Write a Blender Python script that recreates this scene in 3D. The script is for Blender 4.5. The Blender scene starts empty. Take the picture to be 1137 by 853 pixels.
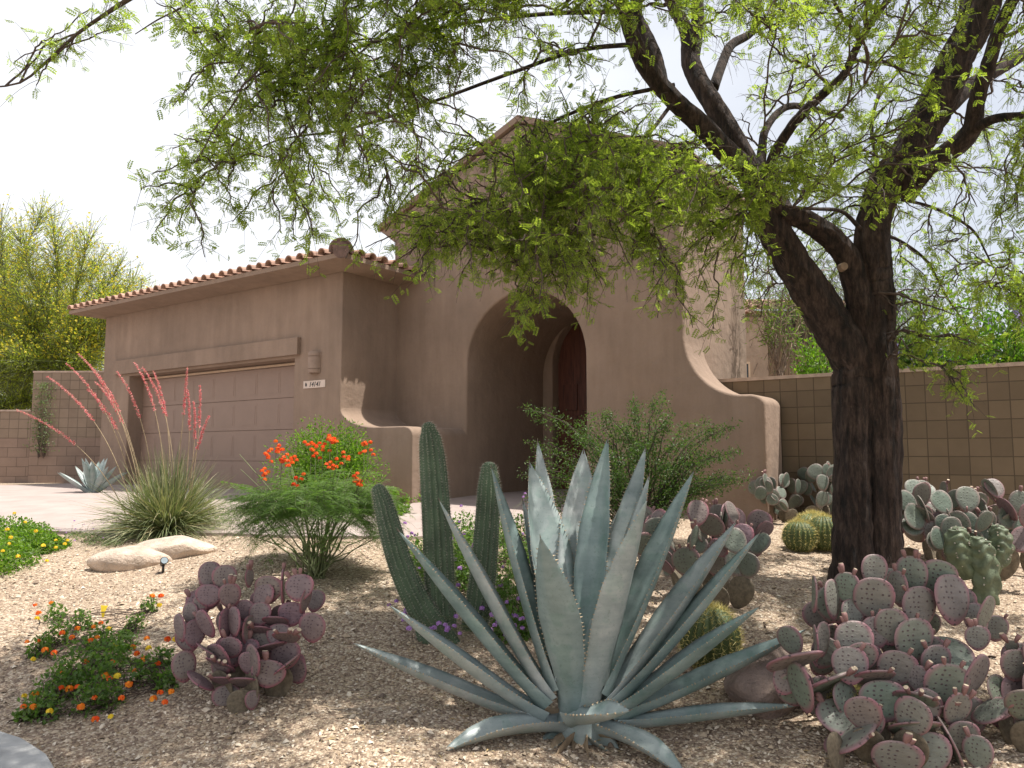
import bpy, bmesh, math, random
import numpy as np
from mathutils import Vector, Matrix
random.seed(7); rng = np.random.default_rng(7)
S = bpy.context.scene
COL = S.collection
R = math.radians
# ------------------------------------------------------------------ camera
EYE = 1.5; FPX = 860.0; CX = 568.5; CY = 426.5; HZ = 505.0
PITCH = math.atan((HZ-CY)/FPX)
cd = bpy.data.cameras.new('camera'); cam = bpy.data.objects.new('camera', cd); COL.objects.link(cam)
cam.location = (0, 0, EYE); cam.rotation_euler = (math.pi/2+PITCH, 0, 0)
cd.sensor_width = 36; cd.lens = FPX/1137*36; cd.clip_start = 0.05; cd.clip_end = 3000
S.camera = cam
# ------------------------------------------------------------------ light
SUN_EL = R(70); SUN_AZ = R(94)             # azimuth clockwise from +Y (the view direction); the sun stands to the right
sd = bpy.data.lights.new('sun', 'SUN'); sd.energy = 5.0; sd.angle = R(0.53); sd.color = (1, .955, .88)
so = bpy.data.objects.new('sun', sd); COL.objects.link(so)
sdir = Vector((math.sin(SUN_AZ)*math.cos(SUN_EL), math.cos(SUN_AZ)*math.cos(SUN_EL), math.sin(SUN_EL)))
so.rotation_euler = sdir.to_track_quat('Z', 'Y').to_euler(); so.location = (6, 0, 20)
w = bpy.data.worlds.new('World'); S.world = w; w.use_nodes = True
nt = w.node_tree; bg = nt.nodes['Background']
sky = nt.nodes.new('ShaderNodeTexSky'); sky.sky_type = 'NISHITA'; sky.sun_disc = False
sky.sun_elevation = SUN_EL; sky.sun_rotation = SUN_AZ; sky.air_density = 1.0; sky.dust_density = 3.0; sky.ozone_density = 1.0
# thin bright overcast veil, thicker on the left of the view, blue showing through to the right
tc = nt.nodes.new('ShaderNodeTexCoord'); mp = nt.nodes.new('ShaderNodeMapping'); mp.inputs['Scale'].default_value = (1.2, 1.2, 3)
nz = nt.nodes.new('ShaderNodeTexNoise'); nz.inputs['Scale'].default_value = 1.6; nz.inputs['Detail'].default_value = 6
nt.links.new(tc.outputs['Generated'], mp.inputs[0]); nt.links.new(mp.outputs[0], nz.inputs[0])
sx = nt.nodes.new('ShaderNodeSeparateXYZ'); nt.links.new(tc.outputs['Generated'], sx.inputs[0])
m1 = nt.nodes.new('ShaderNodeMath'); m1.operation = 'MULTIPLY_ADD'; m1.inputs[1].default_value = -1.3
nt.links.new(sx.outputs[0], m1.inputs[0]); nt.links.new(nz.outputs[0], m1.inputs[2])
cr = nt.nodes.new('ShaderNodeMapRange'); cr.inputs[1].default_value = 0.0; cr.inputs[2].default_value = .5
cr.inputs[3].default_value = .52; cr.inputs[4].default_value = .9
nt.links.new(m1.outputs[0], cr.inputs[0])
hz_ = nt.nodes.new('ShaderNodeMapRange'); hz_.inputs[1].default_value = .45; hz_.inputs[2].default_value = .9; hz_.inputs[3].default_value = 1; hz_.inputs[4].default_value = .25
nt.links.new(sx.outputs[2], hz_.inputs[0]); mm = nt.nodes.new('ShaderNodeMath'); mm.operation = 'MULTIPLY'; nt.links.new(cr.outputs[0], mm.inputs[0]); nt.links.new(hz_.outputs[0], mm.inputs[1])
mx = nt.nodes.new('ShaderNodeMix'); mx.data_type = 'RGBA'; mx.inputs[7].default_value = (10.0, 10.2, 10.6, 1)
nt.links.new(mm.outputs[0], mx.inputs[0]); nt.links.new(sky.outputs[0], mx.inputs[6]); nt.links.new(mx.outputs[2], bg.inputs[0])
bg.inputs[1].default_value = 0.08
S.view_settings.view_transform = 'Standard'; S.view_settings.look = 'None'
S.view_settings.exposure = 0.58; S.view_settings.gamma = 1; S.view_settings.use_curve_mapping = False
S.cycles.max_bounces = 6; S.cycles.diffuse_bounces = 4; S.cycles.transmission_bounces = 3; S.cycles.glossy_bounces = 2
# ------------------------------------------------------------------ geometry of the view
def ray(px, py):
    dx = px-CX; dy = CY-py; c, s = math.cos(PITCH), math.sin(PITCH)
    return Vector((dx, FPX*c-dy*s, FPX*s+dy*c))
HF = ray(CX, HZ).y
def at(px, py, Y):
    d = ray(px, py); return Vector((0, 0, EYE))+d*(Y/d.y)
def m_per_px(Y): return Y/HF
TY = [-60, 2.6, 3.4, 4.3, 6, 8, 10, 12, 16, 40, 3000]; TZ = [-.25, -.12, -.03, .05, .35, .60, .77, .86, .90, .92, .92]
def gz(x, y):
    z = 0
    for o in (-.5, -.25, 0, .25, .5): z = z+np.interp(y+o, TY, TZ)
    z = z/5
    near = np.clip((60-abs(y))/50, 0, 1)*np.clip((60-abs(x))/50, 0, 1)
    flat = np.clip((9.0-y)/1.5, 0, 1)
    z = z+near*flat*(.030*np.sin(1.7*x+.6*y+1)+.018*np.sin(3.1*x-2.3*y)+.012*np.sin(5.3*y+2.2*x))
    return z
def G(px, py):
    d = ray(px, py); d = d/d.y; t = 2.0
    while t < 60:
        p = Vector((0, 0, EYE))+d*t
        if p.z <= gz(p.x, p.y): break
        t += .01
    return Vector((p.x, p.y, float(gz(p.x, p.y))))
AX = Vector((1228.5, -HF, 0)).normalized()       # the house's front runs this way (to the right and nearer)
BX = Vector((-AX.y, AX.x, 0))                    # and this way into its depth
HROT = math.atan2(AX.y, AX.x)
def onp(px, py, ly):                             # pixel -> (lx, z) on the plane at depth ly
    d = ray(px, py); t = ly/(BX.dot(d)); return d.dot(AX)*t, EYE+d.z*t
def W(lx, ly, z=0): v = AX*lx+BX*ly; return Vector((v.x, v.y, z))
# ------------------------------------------------------------------ mesh helpers
class MB:
    def __init__(s): s.v = []; s.f = {}; s.n = 0; s.smooth = False
    def add(s, v, f, mi=0):
        v = np.asarray(v, float).reshape(-1, 3); f = np.asarray(f, int)
        s.f.setdefault((f.shape[1], mi), []).append(f+s.n); s.v.append(v); s.n += len(v)
    def box(s, a, b, mi=0):
        x0, y0, z0 = a; x1, y1, z1 = b
        v = [(x0,y0,z0),(x1,y0,z0),(x1,y1,z0),(x0,y1,z0),(x0,y0,z1),(x1,y0,z1),(x1,y1,z1),(x0,y1,z1)]
        s.add(v, [(0,3,2,1),(4,5,6,7),(0,1,5,4),(1,2,6,5),(2,3,7,6),(3,0,4,7)], mi)
    def build(s, name, mats, parent=None, smooth=False):
        me = bpy.data.meshes.new(name)
        V = np.concatenate(s.v) if s.v else np.zeros((0, 3))
        loops = []; tot = []; mis = []
        for (k, mi), fs in s.f.items():
            F = np.concatenate(fs); loops.append(F.ravel()); tot.append(np.full(len(F), k)); mis.append(np.full(len(F), mi))
        L = np.concatenate(loops); T = np.concatenate(tot); M = np.concatenate(mis)
        me.vertices.add(len(V)); me.vertices.foreach_set('co', V.astype(np.float32).ravel())
        me.loops.add(len(L)); me.loops.foreach_set('vertex_index', L.astype(np.int32))
        me.polygons.add(len(T)); me.polygons.foreach_set('loop_start', np.concatenate([[0], np.cumsum(T)[:-1]]).astype(np.int32))
        me.polygons.foreach_set('material_index', M.astype(np.int32))
        me.polygons.foreach_set('use_smooth', np.full(len(T), smooth))
        me.update(calc_edges=True); me.validate()
        for m in (mats if isinstance(mats, (list, tuple)) else [mats]): me.materials.append(m)
        o = bpy.data.objects.new(name, me); COL.objects.link(o)
        if parent: o.parent = parent
        return o
def tag(o, label=None, cat=None, group=None, kind=None):
    if label: o['label'] = label
    if cat: o['category'] = cat
    if group: o['group'] = group
    if kind: o['kind'] = kind
    return o
def thing(name, label, cat, loc=(0,0,0), rot=0, group=None):
    o = bpy.data.objects.new(name, None); COL.objects.link(o); o.location = loc; o.rotation_euler = (0, 0, rot)
    o.empty_display_size = .1
    return tag(o, label, cat, group)
def norm(a): return a/np.maximum(np.linalg.norm(a, axis=-1, keepdims=True), 1e-9)
def tubes(mb, P, Rr, seg=4, mi=0, cap=True, shape=None):
    """P (N,K,3) centre lines, Rr (N,K) radii; shape (K,seg) or (seg,) multiplies the radius"""
    P = np.asarray(P, float); Rr = np.asarray(Rr, float)
    if P.ndim == 2: P = P[None]; Rr = Rr[None]
    N, K, _ = P.shape
    T = norm(np.gradient(P, axis=1))
    ref = np.zeros((N, 3)); ref[:, 0] = 1
    mean = norm(P[:, -1]-P[:, 0]); bad = np.abs(mean[:, 0]) > .8; ref[bad] = (0, 1, 0)
    S1 = norm(np.cross(T, ref[:, None, :])); S2 = np.cross(T, S1)
    a = np.arange(seg)/seg*2*math.pi
    sh = np.ones((K, seg)) if shape is None else np.broadcast_to(shape, (K, seg))
    off = (np.cos(a)[None, None, :, None]*S1[:, :, None, :]+np.sin(a)[None, None, :, None]*S2[:, :, None, :])*(Rr[:, :, None]*sh[None])[..., None]
    V = (P[:, :, None, :]+off).reshape(-1, 3)
    k = np.arange(K-1)[:, None]; j = np.arange(seg)[None, :]; j2 = (j+1) % seg
    q = np.stack([k*seg+j, k*seg+j2, (k+1)*seg+j2, (k+1)*seg+j], -1).reshape(-1, 4)
    F = (q[None]+(np.arange(N)*K*seg)[:, None, None]).reshape(-1, 4)
    base = mb.n; mb.add(V, F, mi)
    if cap and seg > 4:
        for n in range(N):
            c = base+n*K*seg
            mb.f.setdefault((seg, mi), []).append(np.array([[c+(K-1)*seg+i for i in range(seg)]]))
            mb.f.setdefault((seg, mi), []).append(np.array([[c+seg-1-i for i in range(seg)]]))
def stamp(mb, tv, tf, pos, dirs, ups, scale, mi=0):
    """copies of a template mesh: x along dirs, z along ups"""
    pos = np.asarray(pos, float); X = norm(np.asarray(dirs, float)); U = np.asarray(ups, float)
    Yv = norm(np.cross(U, X)); Z = np.cross(X, Yv)
    scale = np.asarray(scale, float)
    if scale.ndim == 1: scale = scale[:, None].repeat(3, 1)
    t = np.asarray(tv)[None]*scale[:, None, :]
    V = pos[:, None]+t[..., 0:1]*X[:, None]+t[..., 1:2]*Yv[:, None]+t[..., 2:3]*Z[:, None]
    tf = np.asarray(tf); F = (tf[None]+(np.arange(len(pos))*len(tv))[:, None, None]).reshape(-1, tf.shape[1])
    mb.add(V.reshape(-1, 3), F, mi)
def bez(a, b, c, K):
    t = np.linspace(0, 1, K)[:, None]; a, b, c = map(np.asarray, (a, b, c))
    return a*(1-t)**2+2*b*t*(1-t)+c*t*t
def cat_rom(pts, n):
    P = np.asarray(pts, float); P = np.vstack([2*P[0]-P[1], P, 2*P[-1]-P[-2]]); out = []
    for i in range(1, len(P)-2):
        t = np.linspace(0, 1, n, endpoint=False)[:, None]; p0, p1, p2, p3 = P[i-1], P[i], P[i+1], P[i+2]
        out.append(.5*((2*p1)+(-p0+p2)*t+(2*p0-5*p1+4*p2-p3)*t*t+(-p0+3*p1-3*p2+p3)*t**3))
    out.append(P[-2][None]); return np.vstack(out)
def sphere_rock(name, c, size, seed, mat, rot=0, amp=.16, sub=4):
    bm = bmesh.new(); bmesh.ops.create_icosphere(bm, subdivisions=sub, radius=1)
    r = random.Random(seed); ph = [(Vector((r.gauss(0,1), r.gauss(0,1), r.gauss(0,1)))*s, r.uniform(0, 6), a) for s, a in ((1.2,1),(1.5,.8),(2.4,.45),(3.5,.3),(6,.12),(9,.08))]
    planes = [(Vector((r.gauss(0,1), r.gauss(0,1), r.gauss(0,.8))).normalized(), r.uniform(.66, .9)) for _ in range(13)]
    for v in bm.verts:
        d = sum(a*math.sin(k.dot(v.co)+p) for k, p, a in ph)
        v.co *= 1+amp*d*.5
        for pn, pd in planes:
            e = v.co.dot(pn)-pd
            if e > 0: v.co -= pn*e*.85
        v.co = Vector((v.co.x*size[0], v.co.y*size[1], v.co.z*size[2]))
    me = bpy.data.meshes.new(name); bm.to_mesh(me); bm.free(); me.materials.append(mat)
    for p in me.polygons: p.use_smooth = True
    o = bpy.data.objects.new(name, me); COL.objects.link(o); o.location = c; o.rotation_euler = (0, 0, rot); return o
# ------------------------------------------------------------------ materials
def newmat(name):
    m = bpy.data.materials.new(name); m.use_nodes = True; t = m.node_tree; return m, t, t.nodes['Principled BSDF']
def N(t, typ, **kw):
    n = t.nodes.new(typ)
    for k, v in kw.items():
        if k in n.inputs: n.inputs[k].default_value = v
        else: setattr(n, k, v)
    return n
def ramp(t, fac, stops):
    r = t.nodes.new('ShaderNodeValToRGB'); e = r.color_ramp.elements
    while len(e) < len(stops): e.new(.5)
    for i, (p, c) in enumerate(stops): e[i].position = p; e[i].color = (*c, 1)
    t.links.new(fac, r.inputs[0]); return r.outputs[0]
def coords(t, scale=(1,1,1), kind='Object'):
    c = t.nodes.new('ShaderNodeTexCoord'); m = t.nodes.new('ShaderNodeMapping'); m.inputs['Scale'].default_value = scale
    t.links.new(c.outputs[kind], m.inputs[0]); return m.outputs[0]
def noise(t, co, scale, detail=5, rough=.6):
    n = N(t, 'ShaderNodeTexNoise', Scale=scale, Detail=detail, Roughness=rough); t.links.new(co, n.inputs['Vector']); return n.outputs['Fac']
def bump(t, h, b, strength=.3, dist=.02, prev=None):
    n = N(t, 'ShaderNodeBump', Strength=strength, Distance=dist); t.links.new(h, n.inputs['Height'])
    if prev: t.links.new(prev, n.inputs['Normal'])
    if b: t.links.new(n.outputs[0], b.inputs['Normal'])
    return n.outputs[0]
def mix(t, f, a, b, blend='MIX'):
    m = t.nodes.new('ShaderNodeMix'); m.data_type = 'RGBA'; m.blend_type = blend
    for i, x in ((0, f), (6, a), (7, b)):
        if isinstance(x, (tuple, list)): m.inputs[i].default_value = (*x, 1)
        elif isinstance(x, (int, float)): m.inputs[i].default_value = x
        else: t.links.new(x, m.inputs[i])
    return m.outputs[2]
def simple(name, c, rough=.7, var=.25, scale=8, bs=.15, bd=.01, kind='Object', stretch=(1,1,1), metal=0):
    m, t, b = newmat(name); co = coords(t, stretch, kind); f = noise(t, co, scale)
    c2 = tuple(max(0, x*(1-var)) for x in c); c3 = tuple(x*(1+var) for x in c)
    t.links.new(ramp(t, f, [(.3, c2), (.7, c3)]), b.inputs['Base Color']); b.inputs['Roughness'].default_value = rough
    b.inputs['Metallic'].default_value = metal
    bump(t, noise(t, co, scale*6, 4), b, bs, bd); return m
def leafmat(name, cols, trans=.45, rough=.5, tcol=None):
    """colour differs leaf by leaf; light passes through"""
    m, t, b = newmat(name); g = t.nodes.new('ShaderNodeNewGeometry')
    st = [(i/(max(1, len(cols)-1)), c) for i, c in enumerate(cols)]
    c = ramp(t, g.outputs['Random Per Island'], st)
    t.links.new(c, b.inputs['Base Color']); b.inputs['Roughness'].default_value = rough
    if trans:
        tr = t.nodes.new('ShaderNodeBsdfTranslucent'); t.links.new(mix(t, 1.0, c, tcol or (1.5, 1.75, .7), 'MULTIPLY'), tr.inputs[0])
        ms = t.nodes.new('ShaderNodeMixShader'); ms.inputs[0].default_value = trans
        out = t.nodes['Material Output']; t.links.new(b.outputs[0], ms.inputs[1]); t.links.new(tr.outputs[0], ms.inputs[2]); t.links.new(ms.outputs[0], out.inputs[0])
    return m
def stucco(name, c):
    m, t, b = newmat(name); co = coords(t)
    f = noise(t, co, 1.3, 6, .62); f2 = noise(t, coords(t, (3, 3, .45)), 2.0, 5, .6)
    c1 = ramp(t, f, [(.3, tuple(x*.83 for x in c)), (.72, tuple(x*1.11 for x in c))])
    c2 = ramp(t, f2, [(.35, (.90, .885, .865)), (.7, (1.05, 1.045, 1.04))])
    t.links.new(mix(t, 1.0, c1, c2, 'MULTIPLY'), b.inputs['Base Color']); b.inputs['Roughness'].default_value = .95
    n1 = bump(t, noise(t, co, 5, 5, .6), None, .5, .04); bump(t, noise(t, co, 140, 3, .7), b, .35, .004, n1); return m
M = {}
M['stucco'] = stucco('stucco', (.282, .203, .152))
M['stucco_door'] = stucco('stucco_door', (.30, .187, .142))
M['garage_door'] = simple('garage_door_paint', (.265, .178, .133), .55, .06, 3, .08, .003)
M['plain_trim'] = simple('trim_paint', (.52, .38, .26), .6, .1)
M['tile'] = simple('clay_tile', (.36, .22, .16), .85, .35, 5, .4, .006)
M['dark_tile'] = simple('dark_clay', (.16, .10, .08), .85, .4, 12)
M['wood'] = simple('door_wood', (.10, .032, .018), .45, .5, 6, .3, .004, stretch=(6, 6, .5))
M['iron'] = simple('dark_iron', (.03, .028, .026), .45, .2, 20)
M['paving'] = None
def mk_paving():
    m, t, b = newmat('salmon_concrete'); co = coords(t)
    c = ramp(t, noise(t, co, 2.2, 7, .65), [(.25, (.30, .24, .215)), (.75, (.43, .355, .325))])
    t.links.new(c, b.inputs['Base Color']); b.inputs['Roughness'].default_value = .9
    bump(t, noise(t, co, 60, 4), b, .25, .005); return m
M['paving'] = mk_paving()
M['curb'] = simple('kerb_concrete', (.34, .34, .335), .9, .2, 6, .35, .006)
def mk_gravel():
    m, t, b = newmat('decomposed_granite'); co = coords(t)
    v = N(t, 'ShaderNodeTexVoronoi', Scale=62.0, Randomness=1.0); t.links.new(co, v.inputs['Vector'])
    v2 = N(t, 'ShaderNodeTexVoronoi', Scale=150.0); t.links.new(co, v2.inputs['Vector'])
    sp = t.nodes.new('ShaderNodeSeparateColor'); t.links.new(v.outputs['Color'], sp.inputs[0])
    c = ramp(t, sp.outputs[0], [(0, (.22, .16, .12)), (.35, (.39, .30, .225)), (.7, (.53, .43, .315)), (1, (.68, .59, .47))])
    big = ramp(t, noise(t, co, 1.1, 6, .65), [(.3, (.82, .78, .74)), (.7, (1.08, 1.07, 1.06))])
    ed = ramp(t, v.outputs['Distance'], [(.25, (1, 1, 1)), (.95, (.55, .5, .46))])
    t.links.new(mix(t, 1.0, mix(t, 1.0, c, big, 'MULTIPLY'), ed, 'MULTIPLY'), b.inputs['Base Color']); b.inputs['Roughness'].default_value = .95
    iv = N(t, 'ShaderNodeMath', operation='SUBTRACT'); iv.inputs[0].default_value = 1; t.links.new(v.outputs['Distance'], iv.inputs[1])
    n1 = bump(t, iv.outputs[0], None, .8, .012)
    n2 = bump(t, v2.outputs['Distance'], None, .35, .004, n1); bump(t, noise(t, co, 9, 5), b, .5, .05, n2); return m
M['gravel'] = mk_gravel()
def mk_stone():
    m, t, b = newmat('loose_stones'); g = t.nodes.new('ShaderNodeNewGeometry')
    t.links.new(ramp(t, g.outputs['Random Per Island'], [(0, (.15, .11, .085)), (.3, (.34, .25, .17)), (.65, (.53, .42, .30)), (1, (.74, .65, .53))]), b.inputs['Base Color'])
    b.inputs['Roughness'].default_value = .9; return m
M['stones'] = mk_stone()
def mk_block(name, c, bw, bh, off=0, lo=.84, hi=1.12):
    m, t, b = newmat(name); tcn = t.nodes.new('ShaderNodeTexCoord'); sp = t.nodes.new('ShaderNodeSeparateXYZ'); cb = t.nodes.new('ShaderNodeCombineXYZ')
    t.links.new(tcn.outputs['Object'], sp.inputs[0]); t.links.new(sp.outputs[0], cb.inputs[0]); t.links.new(sp.outputs[2], cb.inputs[1])
    br = t.nodes.new('ShaderNodeTexBrick'); br.offset = off; br.squash = 1
    for k, v in (('Scale', 1.0), ('Mortar Size', .0055), ('Mortar Smooth', .25), ('Brick Width', bw), ('Row Height', bh), ('Bias', 0.0)): br.inputs[k].default_value = v
    br.inputs['Color1'].default_value = (*[x*lo for x in c], 1); br.inputs['Color2'].default_value = (*[x*hi for x in c], 1); br.inputs['Mortar'].default_value = (*[x*.55 for x in c], 1)
    t.links.new(cb.outputs[0], br.inputs['Vector'])
    co = coords(t); c2 = ramp(t, noise(t, co, 3, 7, .65), [(.3, (.88, .87, .86)), (.7, (1.06, 1.05, 1.04))])
    t.links.new(mix(t, 1.0, br.outputs['Color'], c2, 'MULTIPLY'), b.inputs['Base Color']); b.inputs['Roughness'].default_value = .95
    iv = N(t, 'ShaderNodeMath', operation='SUBTRACT'); iv.inputs[0].default_value = 1; t.links.new(br.outputs['Fac'], iv.inputs[1])
    n1 = bump(t, iv.outputs[0], None, .7, .012); bump(t, noise(t, co, 90, 4, .7), b, .35, .004, n1); return m
M['block'] = mk_block('square_block', (.170, .125, .080), .203, .203)
M['block_long'] = mk_block('long_block', (.27, .19, .145), .406, .203, .5, .9, 1.08)
M['cap'] = simple('wall_cap', (.42, .32, .25), .9, .2, 8)
def mk_bark():
    m, t, b = newmat('mesquite_bark'); co = coords(t, (1, 1, .22)); co1 = coords(t)
    f = noise(t, co, 22, 8, .7); f2 = noise(t, co1, 3, 5)
    c = ramp(t, f, [(.36, (.008, .006, .005)), (.48, (.036, .024, .019)), (.60, (.080, .056, .045)), (.74, (.15, .112, .090))])
    c2 = ramp(t, f2, [(.35, (.8, .72, .68)), (.7, (1.15, 1.1, 1.1))])
    t.links.new(mix(t, 1.0, c, c2, 'MULTIPLY'), b.inputs['Base Color']); b.inputs['Roughness'].default_value = .95
    n1 = bump(t, f, None, 1.0, .06); bump(t, noise(t, co1, 80, 4), b, .5, .006, n1); return m
M['bark'] = mk_bark()
M['twig'] = simple('twig_bark', (.075, .052, .040), .9, .35, 12, .3, .003)
M['pale_bark'] = simple('pale_bark', (.24, .17, .12), .9, .35, 8, .4, .005)
M['mesquite_leaf'] = leafmat('mesquite_leaf', [(.11, .165, .032), (.17, .23, .045), (.25, .30, .07)], .62, .45, (2.0, 2.05, .85))
M['paloverde_leaf'] = leafmat('palo_verde_leaf', [(.24, .32, .05), (.34, .41, .07), (.44, .47, .08)], .62, .5, (1.6, 1.65, .8))
M['paloverde_bloom'] = leafmat('palo_verde_bloom', [(.60, .50, .03), (.72, .62, .06)], .4, .6, (1.1, 1.1, .8))
M['pv_twig'] = simple('green_twig', (.14, .16, .07), .7)
M['bush_leaf'] = leafmat('bush_leaf', [(.035, .070, .016), (.065, .12, .026), (.115, .175, .045)], .4)
M['bright_leaf'] = leafmat('bright_leaf', [(.06, .14, .012), (.12, .22, .02), (.20, .30, .03)], .45)
M['lantana_leaf'] = leafmat('lantana_leaf', [(.065, .125, .025), (.10, .18, .035), (.16, .235, .06)], .45)
M['dark_leaf'] = leafmat('dark_leaf', [(.018, .045, .014), (.035, .08, .02), (.06, .12, .03)], .3)
M['wattle_leaf'] = leafmat('grey_green_leaf', [(.10, .14, .07), (.16, .20, .10), (.22, .25, .14)], .4)
M['orange'] = leafmat('orange_petal', [(.85, .035, .008), (.90, .13, .01), (.95, .30, .015)], .25, .6, (1, .9, .8))
M['orange2'] = leafmat('orange_petal_yellow', [(.85, .14, .01), (.9, .38, .015)], .25, .6, (1, .9, .8))
M['yellow'] = leafmat('yellow_petal', [(.85, .58, .02), (.9, .72, .05)], .25, .6, (1, 1, .8))
M['purple'] = leafmat('purple_petal', [(.30, .10, .42), (.50, .24, .62), (.62, .42, .70)], .25, .6, (1, 1, 1))
M['lilac'] = leafmat('lilac_petal', [(.34, .27, .56), (.48, .40, .68)], .25, .6, (1, 1, 1))
M['coral'] = leafmat('coral_petal', [(.62, .13, .15), (.74, .23, .25), (.82, .42, .40)], .25, .6, (1.1, 1, 1))
M['yucca'] = leafmat('yucca_blade', [(.10, .13, .055), (.17, .20, .09), (.24, .26, .14), (.42, .36, .22)], .15, .55)
M['stalk'] = simple('dry_stalk', (.36, .27, .17), .8, .25, 20)
def mk_agave():
    m, t, b = newmat('agave_skin'); co = coords(t, (1, 1, 1)); f = noise(t, co, 4, 6, .6)
    c = ramp(t, f, [(.28, (.185, .230, .224)), (.5, (.268, .315, .308)), (.74, (.40, .44, .43))])
    f2 = noise(t, coords(t, (1, 1, 6)), 2.4, 4, .6)
    c2 = ramp(t, f2, [(.35, (.85, .88, .88)), (.6, (1.08, 1.06, 1.05))])
    oi = t.nodes.new('ShaderNodeObjectInfo'); c = mix(t, 1.0, c, ramp(t, oi.outputs['Random'], [(0, (.72, .82, .80)), (.5, (1.0, 1.0, 1.0)), (1, (1.16, 1.10, 1.10))]), 'MULTIPLY')
    f4 = noise(t, co, 9, 3, .5); c = mix(t, 1.0, c, ramp(t, f4, [(.40, (.86, .93, .90)), (.46, (1, 1, 1)), (.60, (1, 1, 1)), (.66, (1.10, 1.07, 1.08))]), 'MULTIPLY')
    f3 = noise(t, co, 60, 3, .7); c3 = ramp(t, f3, [(.33, (.8, .82, .8)), (.42, (1, 1, 1))])
    t.links.new(mix(t, 1.0, mix(t, 1.0, c, c2, 'MULTIPLY'), c3, 'MULTIPLY'), b.inputs['Base Color']); b.inputs['Roughness'].default_value = .42
    b.inputs['Specular IOR Level'].default_value = .45
    bump(t, noise(t, co, 25, 4), b, .12, .004); return m
M['agave'] = mk_agave()
M['spine'] = simple('pale_spine', (.42, .33, .22), .5, .2, 20)
M['dark_spine'] = simple('dark_spine', (.10, .06, .045), .5, .2, 20)
def mk_pad(name, c1, c2, rim, spot, gain=1):
    m, t, b = newmat(name); tcn = t.nodes.new('ShaderNodeTexCoord'); mp = t.nodes.new('ShaderNodeMapping'); mp.inputs['Scale'].default_value = (1, 0, 1)
    t.links.new(tcn.outputs['Object'], mp.inputs[0])
    oi = t.nodes.new('ShaderNodeObjectInfo')
    base = mix(t, oi.outputs['Random'], c1, c2)
    f = noise(t, tcn.outputs['Object'], 3, 5); base = mix(t, 1.0, base, ramp(t, f, [(.3, (.8, .8, .8)), (.7, (1.15, 1.15, 1.15))]), 'MULTIPLY')
    m2 = t.nodes.new('ShaderNodeMapping'); m2.inputs['Location'].default_value = (0, 0, -1.12); m2.inputs['Scale'].default_value = (2.44, 0, 2.0); t.links.new(tcn.outputs['Object'], m2.inputs[0])
    ab = N(t, 'ShaderNodeVectorMath', operation='LENGTH'); t.links.new(m2.outputs[0], ab.inputs[0])
    rm = ramp(t, ab.outputs['Value'], [(.76, (0, 0, 0)), (1.0, (.85, .85, .85))])
    base = mix(t, rm, base, rim)
    v = N(t, 'ShaderNodeTexVoronoi', Scale=9.5, Randomness=.33); t.links.new(mp.outputs[0], v.inputs['Vector'])
    sf = ramp(t, v.outputs['Distance'], [(.17, (1, 1, 1)), (.26, (0, 0, 0))])
    t.links.new(mix(t, sf, base, spot), b.inputs['Base Color']); b.inputs['Roughness'].default_value = .55
    n1 = bump(t, sf, None, .5, .01); bump(t, f, b, .3, .03, n1); return m
M['pad_purple'] = mk_pad('purple_pad', (.185, .115, .135), (.20, .165, .145), (.27, .09, .12), (.085, .05, .065))
M['pad_pink'] = mk_pad('pink_rim_pad', (.165, .205, .155), (.205, .170, .160), (.29, .12, .15), (.085, .060, .062))
M['pad_grey'] = mk_pad('grey_pad', (.115, .150, .115), (.16, .175, .14), (.25, .18, .165), (.08, .085, .065))
M['pad_mix'] = mk_pad('mixed_pad', (.14, .165, .115), (.17, .105, .12), (.25, .12, .13), (.085, .06, .06))
M['pad_corky'] = simple('corky_pad', (.155, .125, .085), .9, .35, 9, .5, .01)
M['fruit'] = simple('tuna_fruit', (.23, .12, .11), .6, .35, 14)
M['fruit_top'] = simple('fruit_scar', (.52, .42, .30), .8, .2, 14)
M['columnar'] = simple('column_skin', (.075, .115, .062), .6, .35, 6, .3, .004)
M['hair'] = simple('cactus_spines', (.55, .50, .42), .6, .2, 20)
M['gold'] = leafmat('golden_spines', [(.45, .36, .09), (.66, .56, .20), (.8, .72, .36)], .2, .6, (1, 1, .9))
M['barrel'] = simple('barrel_skin', (.07, .10, .03), .6, .3, 8)
M['rock_pale'] = simple('pale_rock', (.50, .40, .32), .9, .35, 5, .8, .03)
M['rock_brown'] = simple('brown_rock', (.26, .195, .165), .9, .4, 7, .8, .03)
M['rock_white'] = simple('white_rock', (.55, .54, .52), .9, .2, 9, .6, .02)
M['monstrose'] = simple('totem_skin', (.105, .13, .075), .55, .35, 14, .4, .01)
M['plaque'] = simple('plaque_paint', (.62, .50, .42), .6, .08)
M['glass'] = simple('lamp_glass', (.30, .36, .40), .15, .1)
M['dark_glass'] = simple('window_glass', (.03, .035, .04), .12, .2)
M['neighbour'] = stucco('neighbour_stucco', (.36, .27, .20))
M['lamp_clay'] = simple('sconce_clay', (.30, .215, .165), .8, .12, 10)
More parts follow.
